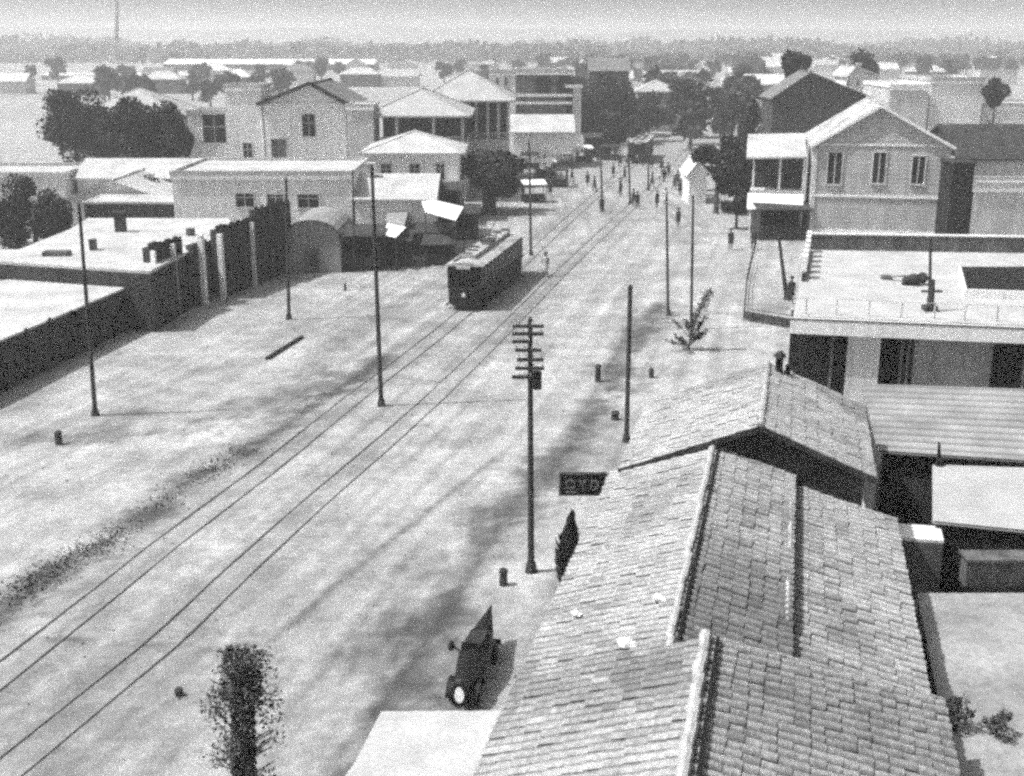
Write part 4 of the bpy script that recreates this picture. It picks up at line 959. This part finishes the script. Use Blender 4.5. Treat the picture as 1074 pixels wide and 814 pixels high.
# --- centre background
t = house('arcaded_building', 'dark fronted building with two arched openings and pale bands left of the column', 'building', 541, 600, 160, 76, 14, 'flat', wm=M_mid, rm=M_tin, cornice=True)
A = t.location
def rel(x, y): p = V(x, y, A); return p.x-A.x, p.z
for xc in (570, 592):
    x0, z0_ = rel(xc-8, 98); x1, z1_ = rel(xc+8, 80); m = MB(); r = (x1-x0)/2
    ring = [(x0,z0_),(x1,z0_)]+[((x0+x1)/2+r*cos(a), z1_-r*.6+r*.6*sin(a)) for a in [pi*k/8 for k in range(9)]]
    m.add([(x,-.05,z) for x,z in ring]+[(x,-.004,z) for x,z in ring], [tuple(range(len(ring)))]+[(i,len(ring)+i,len(ring)+(i+1)%len(ring),(i+1)%len(ring)) for i in range(len(ring))]); m.build('arch', M_void, t)
m = MB()
for yy in (100,108): x0, zq = rel(541,yy); x1, _ = rel(600,yy); m.box(x0,x1,-.2,-.003,zq-.2,zq+.2)
m.build('band', M_white, t)
m = MB(); x0, za = rel(541,104); x1, _ = rel(600,104); m.box(x0,x0+.01,0,.01,0,.01)
A = U(602,160); T = V(602,92,A)-A; t = thing('stone_column', 'tall pale square tower between the arcaded building and the dark trees', 'tower', A)
m = MB(); m.box(-1.3,1.0,0,2,-.1,T.z); m.build('shaft', M_off, t); m = MB(); m.box(-1.5,1.2,-.2,2.2,T.z+.003,T.z+.4); m.build('capital', M_white, t)
house('white_shed', 'long bright white shed front in the centre background', 'shed', 538, 600, 176, 138, 8, 'side', 120, wm=M_white, rm=M_tin, cornice=False)
house('tall_dark_house', 'tall dark house with grey flat roof above the centre trees', 'house', 618, 658, 145, 74, 10, 'side', 60, wm=M_mid, rm=M_tile2, cornice=False, wins=[(618,622,76,86),(632,636,76,86),(646,650,76,86)])
house('distant_hall', 'small grey house among the centre trees', 'house', 668, 712, 138, 96, 10, 'hip', 84, wm=M_grey, rm=RG, cornice=False)
ti = 100
for (x, yb, yt, wd, lab, gr) in [
 (630,152,72,48,'dark tree against the tall dark house','g'),(655,150,80,40,'dark tree right of the tall dark house','g'),(615,155,100,34,'dark tree beside the pale tower','g'),
 (680,148,92,44,'rounded dark tree in the middle of the centre group','g'),(706,142,95,40,'rightmost dark tree of the centre group','g'),(668,152,110,36,'low dark tree at the front of the centre group','g'),
 (645,165,120,30,'small dark tree over the street end','g')]:
    ti += 1; tree('town_tree', lab, x, yb, yt, wd, yb-8, seed=ti, n=2600, group='dark trees in the centre background', tone=.55, leaf=.6, hollow=0)
hut('street_kiosk', 'dark box kiosk at the far left of the street junction', 613, 641, 165, 142, 3)
for i, (x, yb, yt, wd, lab, tn_) in enumerate([(751,224,141,60,'dark round tree at the right of the street, leftmost of the row','x'),(780,224,168,60,'dark tree left of the verandah wing','x'),(800,216,160,36,'dark tree touching the verandah roof','x'),(772,240,205,34,'low dark tree before the verandah wing','x'),(735,200,170,26,'lower dark tree behind the leftmost street tree','x')]):
    tree('roadside_tree', lab, x, yb, yt, wd, yb-(32 if i == 0 else 14), seed=130+i, n=3600, group='dark trees along the right side of the street', tone=.5, leaf=.45, hollow=0)
tree('dark_crown_tree', 'dark tree rising above the dark gabled barn', 830, 175, 50, 36, 96, seed=140, n=2200, tone=.5, leaf=.8, hollow=0)
tree('dark_crown_tree', 'round dark tree at the right edge above the white block', 1036, 182, 82, 34, 116, seed=141, n=1800, tone=.6, leaf=.7, hollow=0)
tree('dark_crown_tree', 'grey tree behind the small white house at right', 905, 140, 48, 40, 90, seed=142, n=1200, tone=1.0, leaf=.9)
# small stalls and people in the street
def stall(label, x, y, w_=3.0, z=2.4, mt=M_canvas):
    t = thing('market_stall', label, 'stall', U(x, y), random.Random(x).uniform(-.3,.3), 'small stalls across the street end')
    m = MB(); m.slab([(-w_/2,-1,z-.3),(w_/2,-1,z-.3),(w_/2,1,z),(-w_/2,1,z)], .05); m.build('canopy', mt, t)
    for sx in (-1,1):
        for sy in (-.9,.9): m = MB(); m.cyl((sx*(w_/2-.1),sy,0),(sx*(w_/2-.1),sy,z-.25),.05); m.build('post', M_wood, t)
    m = MB(); m.box(-w_/2+.15,w_/2-.15,-.6,.6,0,.85); m.build('counter', M_dark, t)
for x, y, lab, mt in [(548,196,'grey stall right of the dark street tree',M_grey),(572,186,'white stall left in the street end clutter',M_canvas),(590,176,'grey stall in front of the white shed',M_grey),(556,178,'dark stall below the white shed',M_cloth),(612,170,'white stall near the pale tower',M_canvas),(640,168,'dark covered stall near the far street kiosk',M_cloth),(726,205,'bright white stall beside the leftmost roadside tree',M_canvas),(584,196,'dark stall nearest the tram in the clutter',M_cloth),(560,212,'small white stall behind the pole at the tram',M_canvas)]:
    stall(lab, x, y, 2.6, 2.3, mt)
A = U(728,232); 
house('white_kiosk', 'plain bright white kiosk end between the street and the roadside trees', 'kiosk', 722, 740, 214, 180, 5, 'gable', 170, wm=M_white, rm=M_white, cornice=False)
# people
def make_person(kind):
    J = {'pelvis':(0,0,.93),'chest':(0,0,1.3),'neck':(0,-.01,1.5),'head':(0,-.03,1.62),'crown':(0,-.02,1.73),
         'hl':(-.1,0,.9),'kl':(-.11,-.12 if kind==0 else -.02,.5),'al':(-.11,-.1 if kind==0 else .02,.09),'tl':(-.12,-.25 if kind==0 else -.14,.04),
         'hr':(.1,0,.9),'kr':(.11,.06 if kind==0 else 0,.5),'ar':(.11,.28 if kind==0 else .02,.12),'tr':(.12,.14 if kind==0 else -.14,.04),
         'sl':(-.19,0,1.43),'el':(-.25,.1 if kind==0 else .03,1.14),'wl':(-.26,-.02,.9),'fl':(-.26,-.06,.8),'sr':(.19,0,1.43),'er':(.25,-.08 if kind==0 else .03,1.14),'wr':(.25,-.22 if kind==0 else -.05,.93),'fr':(.25,-.27 if kind==0 else -.08,.85)}
    R = {'pelvis':.15,'chest':.15,'neck':.06,'head':.1,'crown':.07,'hl':.1,'kl':.06,'al':.045,'tl':.035,'hr':.1,'kr':.06,'ar':.045,'tr':.035,'sl':.065,'el':.045,'wl':.032,'fl':.035,'sr':.065,'er':.045,'wr':.032,'fr':.035}
    E_ = [('pelvis','chest'),('chest','neck'),('neck','head'),('head','crown'),('pelvis','hl'),('hl','kl'),('kl','al'),('al','tl'),('pelvis','hr'),('hr','kr'),('kr','ar'),('ar','tr'),('chest','sl'),('sl','el'),('el','wl'),('wl','fl'),('chest','sr'),('sr','er'),('er','wr'),('wr','fr')]
    ks = list(J); me = bpy.data.meshes.new('sk'); me.from_pydata([J[k] for k in ks], [(ks.index(a), ks.index(b)) for a, b in E_], [])
    ob = bpy.data.objects.new('sk', me); COL.objects.link(ob); md = ob.modifiers.new('s', 'SKIN'); ob.modifiers.new('ss', 'SUBSURF').levels = 1
    for i, k in enumerate(ks): me.skin_vertices[0].data[i].radius = (R[k], R[k]*(.8 if k in ('chest','pelvis') else 1)); 
    me.skin_vertices[0].data[0].use_root = True
    dg = bpy.context.evaluated_depsgraph_get(); dg.update(); out = bpy.data.meshes.new_from_object(ob.evaluated_get(dg)); bpy.data.objects.remove(ob)
    out.name = 'person_body'; at = out.attributes.new('tone', 'FLOAT', 'POINT'); at.data.foreach_set('value', [1.0]*len(out.vertices))
    out.materials.clear()
    for mt in (M_cloth, M_skin): out.materials.append(mt)
    for p in out.polygons: p.material_index = 1 if (p.center.z > 1.5 or (abs(p.center.x) > .2 and p.center.z < .92)) else 0; p.use_smooth = True
    return out
bodies = [make_person(0), make_person(1)]
coatm = []
m = MB(); n = 12; vs = []
for z, rx, ry in ((.55,.27,.22),(.9,.21,.17),(1.15,.19,.15),(1.38,.22,.15),(1.47,.12,.1)):
    for k in range(n): a = 2*pi*k/n; vs.append((cos(a)*rx, sin(a)*ry, z))
m.add(vs, [(j*n+k,j*n+(k+1)%n,(j+1)*n+(k+1)%n,(j+1)*n+k) for j in range(4) for k in range(n)]); co1 = m.build('coat', M_cloth); coat_d = co1.data; bpy.data.objects.remove(co1)
coat_p = coat_d.copy(); coat_p.materials.clear(); coat_p.materials.append(M_pale)
m = MB(); m.cyl((0,-.02,1.7),(0,-.02,1.72),.2,.19,14); m.cyl((0,-.02,1.72),(0,-.02,1.83),.11,.1,12); ht = m.build('hat', M_cloth); hat_d = ht.data; bpy.data.objects.remove(ht)
for i, (x, y, pale, lab) in enumerate([
 (631,224,0,'person in dark clothes walking in mid street below the distant pole'),(664,216,0,'person in a dark coat at the foot of the distant mid street pole'),(668,219,0,'person walking close beside the dark coated one'),
 (689,218,0,'person in dark clothes between the mid street pole and the kerb'),(698,215,1,'person in a pale coat just right of the dark one by the kerb'),(711,238,0,'person in dark clothes between the two light poles on the right'),
 (577,206,0,'person walking near the stalls right of the street tree'),(600,200,1,'person in a pale coat among the stalls'),(616,196,0,'person standing beyond the stalls in mid street'),(548,212,0,'person under the right side of the street tree'),
 (655,190,0,'person in the street left of the distant tram'),(700,185,1,'distant person in a pale coat on the open street'),(790,262,0,'person in dark clothes by the end of the wire fence'),(829,318,0,'person in dark clothes at the foot of the leaning timber'),
 (572,290,1,'person in a pale coat walking just right of the tram'),(766,262,0,'person standing in the shade of the low dark tree')]):
    rnd = random.Random(i+50); t = thing('person', lab, 'person', U(x, y, .02), rnd.uniform(0,6.28), 'people walking in the street')
    b = bpy.data.objects.new('body', bodies[i % 2]); COL.objects.link(b); b.parent = t
    c = bpy.data.objects.new('coat', coat_p if pale else coat_d); COL.objects.link(c); c.parent = t
    h_ = bpy.data.objects.new('hat', hat_d); COL.objects.link(h_); h_.parent = t
rnd = random.Random(400)
for i in range(34):
    x = rnd.uniform(548,735); y = rnd.uniform(158,206)
    if x < 590 and y > 190: continue
    t = thing('person', 'tiny distant figure in the crowd at the far end of the street', 'person', U(x, y, .02), rnd.uniform(0,6.28), 'distant crowd at the far end of the street')
    for nm, dt in (('body', bodies[i % 2]), ('coat', coat_p if rnd.random() < .2 else coat_d), ('hat', hat_d)):
        b = bpy.data.objects.new(nm, dt); COL.objects.link(b); b.parent = t
# ------------------------------------------------------------- far town, fields and hills
house('long_far_shed', 'very long low white roofed shed near the left horizon, farther one', 'shed', 172, 392, 74, 67, 26, 'side', 62, wm=M_dark, rm=M_white, cornice=False)
house('long_far_shed', 'long low grey shed near the left horizon, nearer one', 'shed', 44, 256, 84, 79, 14, 'side', 76, wm=M_mid, rm=M_off, cornice=False)
A = U(122,66); t = thing('factory_chimney', 'thin dark factory chimney on the far left horizon', 'chimney', A); T = V(123,-6,A)-A
m = MB(); m.cyl((0,0,0), T, 1.5, 1.1, 12); m.build('shaft', M_dark, t); m = MB(); m.box(-4,5,-3,3,0,6); m.build('boiler_house', M_off, t)
rnd = random.Random(77); k = 0
names = ['white walled', 'grey roofed', 'pale', 'dark roofed', 'flat topped', 'weathered']
spots = []
rows = [(735,790,132),(700,785,112),(690,800,96),(560,800,84),(640,900,76),(780,1060,70),(400,520,92),(150,430,90),(-20,240,100),(560,640,100),(700,800,122),(690,790,104),(800,960,84),(300,620,78),(900,1060,88)]
HG = 'far houses of the town'
for (xa, xb, yb) in rows:
    x = xa
    while x < xb:
        sc = (yb-40)/17.0; wd = rnd.uniform(8,14)*sc; hgt = rnd.uniform(3.5,6.0)*sc
        rf_ = rnd.choice(['side','gable','hip','side','hip'] if xa < 500 else ['side','gable','hip','flat']); yt = yb-hgt; pk = yt-2.5*sc
        spots.append((x, x+wd, yb+rnd.uniform(-2,2), yt, rf_, pk)); x += wd*rnd.uniform(1.3,2.4)
for i, (xa, xb, yb, yt, rf_, pk) in enumerate(spots):
    where = 'left' if xa < 400 else ('middle' if xa < 700 else 'right')
    house('far_house', 'far small plain house of the town spread out before the hazy horizon', 'house', xa, xb, yb, yt, 8, rf_, pk, wm=rnd.choice([M_white,M_off,M_grey,M_mid]), rm=rnd.choice([M_off,RG,M_tile2,M_tin]), cornice=False, group=HG)
# far trees: a few prototypes copied
prot = []
for s in range(4):
    r2 = random.Random(s+300); pt = thing('far_tree', 'far hazy tree among the houses towards the horizon', 'tree', (0,0,0), 0, 'far trees towards the horizon')
    m = MB(); crown_mesh(m, (0,0,5.2), (3.6,3.6,3.6), 420, 1.5, r2, 9, .8, 0); m.build('crown', M_leaf, pt); m = MB(); m.cyl((0,0,0),(0,0,4),.35,.2,6); m.build('trunk', M_bark, pt); prot.append(pt)
used = [0]*4
def far_tree(x, y, s):
    k = rnd.randrange(4); p = U(x, y)
    if not used[k]: used[k] = 1; prot[k].location = p; prot[k].scale = (s,s,s); return
    dup(prot[k], p, rnd.uniform(0,6.28), prot[k]['label'], None, s)
for (xa, xb, y0, y1, n) in [(690,800,80,140,12),(540,800,66,84,40),(800,1074,58,74,46),(880,1050,74,88,14),(0,520,58,66,60),(230,520,78,96,8),(720,790,140,160,6),(500,640,60,68,24),(700,800,60,90,14),(880,1060,60,72,20),(30,240,60,72,20),(700,800,95,135,5),(545,640,96,140,14),(0,300,86,120,16),(640,710,60,100,14),(930,1074,72,92,12)]:
    for _ in range(n): far_tree(rnd.uniform(xa,xb), rnd.uniform(y0,y1), rnd.uniform(.7,1.25)*(1 if y1 > 70 else 1.4))
for p, f_ in zip(prot, used):
    if not f_:
        for c in list(p.children): bpy.data.objects.remove(c)
        bpy.data.objects.remove(p)
# far wood mass and hills
m = MB(); r2 = random.Random(9)
for i in range(22000):
    x = r2.uniform(-700,620); dd = r2.uniform(850,1500); hgt = max(.5, 8+18*noise.noise(V3((x*.007,dd*.002,0)))+8*noise.noise(V3((x*.05,dd*.01,0))))
    q = V3((x, dd, r2.random()*hgt)); a = V3((r2.gauss(0,1),r2.gauss(0,.4),r2.gauss(0,1))).normalized()*2.6; b = a.cross(V3((0,1,.2))).normalized()*2.0
    m.add([q-a,q+b,q+a,q-b],[(0,1,2,3)], r2.uniform(1.6,3.4))  # raised leaf tone paints haze into the far wood
struct(m.build('far_wood', M_leaf), 'stuff')
m = MB(); n = 160; vs = []
for j, dd in enumerate((2200,2600,3000)):
    for i in range(n+1):
        x = -2400+4800*i/n; hh_ = (0 if j != 1 else 34+26*noise.noise(V3((x*.0016,0,2)))+10*noise.noise(V3((x*.008,1,0))))
        vs.append((x, dd, hh_-.5))
m.add(vs, [(j*(n+1)+i,j*(n+1)+i+1,(j+1)*(n+1)+i+1,(j+1)*(n+1)+i) for j in range(2) for i in range(n)])
struct(m.build('hills', M_hill, smooth=True))
# weeds in the ditch, stones on the dirt
m = MB(); r2 = random.Random(33); dl = smoothline(ditch, 2)
clc = [(U(30,618),.8),(U(52,604),.9),(U(95,574),.9),(U(118,562),.6),(U(172,524),.6),(U(215,492),.9),(U(245,474),.9),(U(330,425),.3)]
for i in range(7000):
    k = r2.random()*(len(dl)-1.001); a = dl[int(k)]; b = dl[int(k)+1]; p = a.lerp(b, k-int(k))
    if r2.random() > .012 + sum(.5*w_*exp(-((p.x-c.x)**2+(p.y-c.y)**2)/1.1) for c, w_ in clc): continue
    q = V3((p.x+r2.gauss(0,.42), p.y+r2.gauss(0,.42), 0)); h_ = r2.uniform(.02,.12); a_ = r2.uniform(0,6.28); w_ = V3((cos(a_),sin(a_),0))*.045
    m.add([q-w_, q+w_, q+V3((r2.uniform(-.12,.12),r2.uniform(-.12,.12),h_))], [(0,1,2)], r2.uniform(.6,2.4))
struct(m.build('weeds', M_leaf), 'stuff')
m = MB()
for i in range(2600):
    x = r2.uniform(-32,20); y = r2.uniform(24,90); s = r2.uniform(.015,.04)*(1+y/60); q = V3((x,y,.02))
    vs = [q+V3((r2.uniform(-s,s),r2.uniform(-s,s),0)) for _ in range(3)]+[q+V3((0,0,s*.8))]
    m.add(vs, [(0,1,3),(1,2,3),(2,0,3)], r2.choice((.25,.5,1.2)))
struct(m.build('gravel', M_ground), 'stuff')
# haze
m = MB(); m.box(-3200,3200,-120,5400,-2.5,62); hz = m.build('haze', M_white); struct(hz, 'stuff')
hm = bpy.data.materials.new('haze_air'); hm.use_nodes = True; n_ = hm.node_tree.nodes; n_.remove(n_['Principled BSDF'])
pvn = n_.new('ShaderNodeVolumePrincipled'); pvn.inputs['Color'].default_value = (.95,.95,.95,1); pvn.inputs['Density'].default_value = .0007; pvn.inputs['Anisotropy'].default_value = .2
hm.node_tree.links.new(pvn.outputs[0], n_['Material Output'].inputs['Volume'])
hz.data.materials.clear(); hz.data.materials.append(hm)
for ob in S.objects:
    for k in ('w','zt'):
        if k in ob: del ob[k]
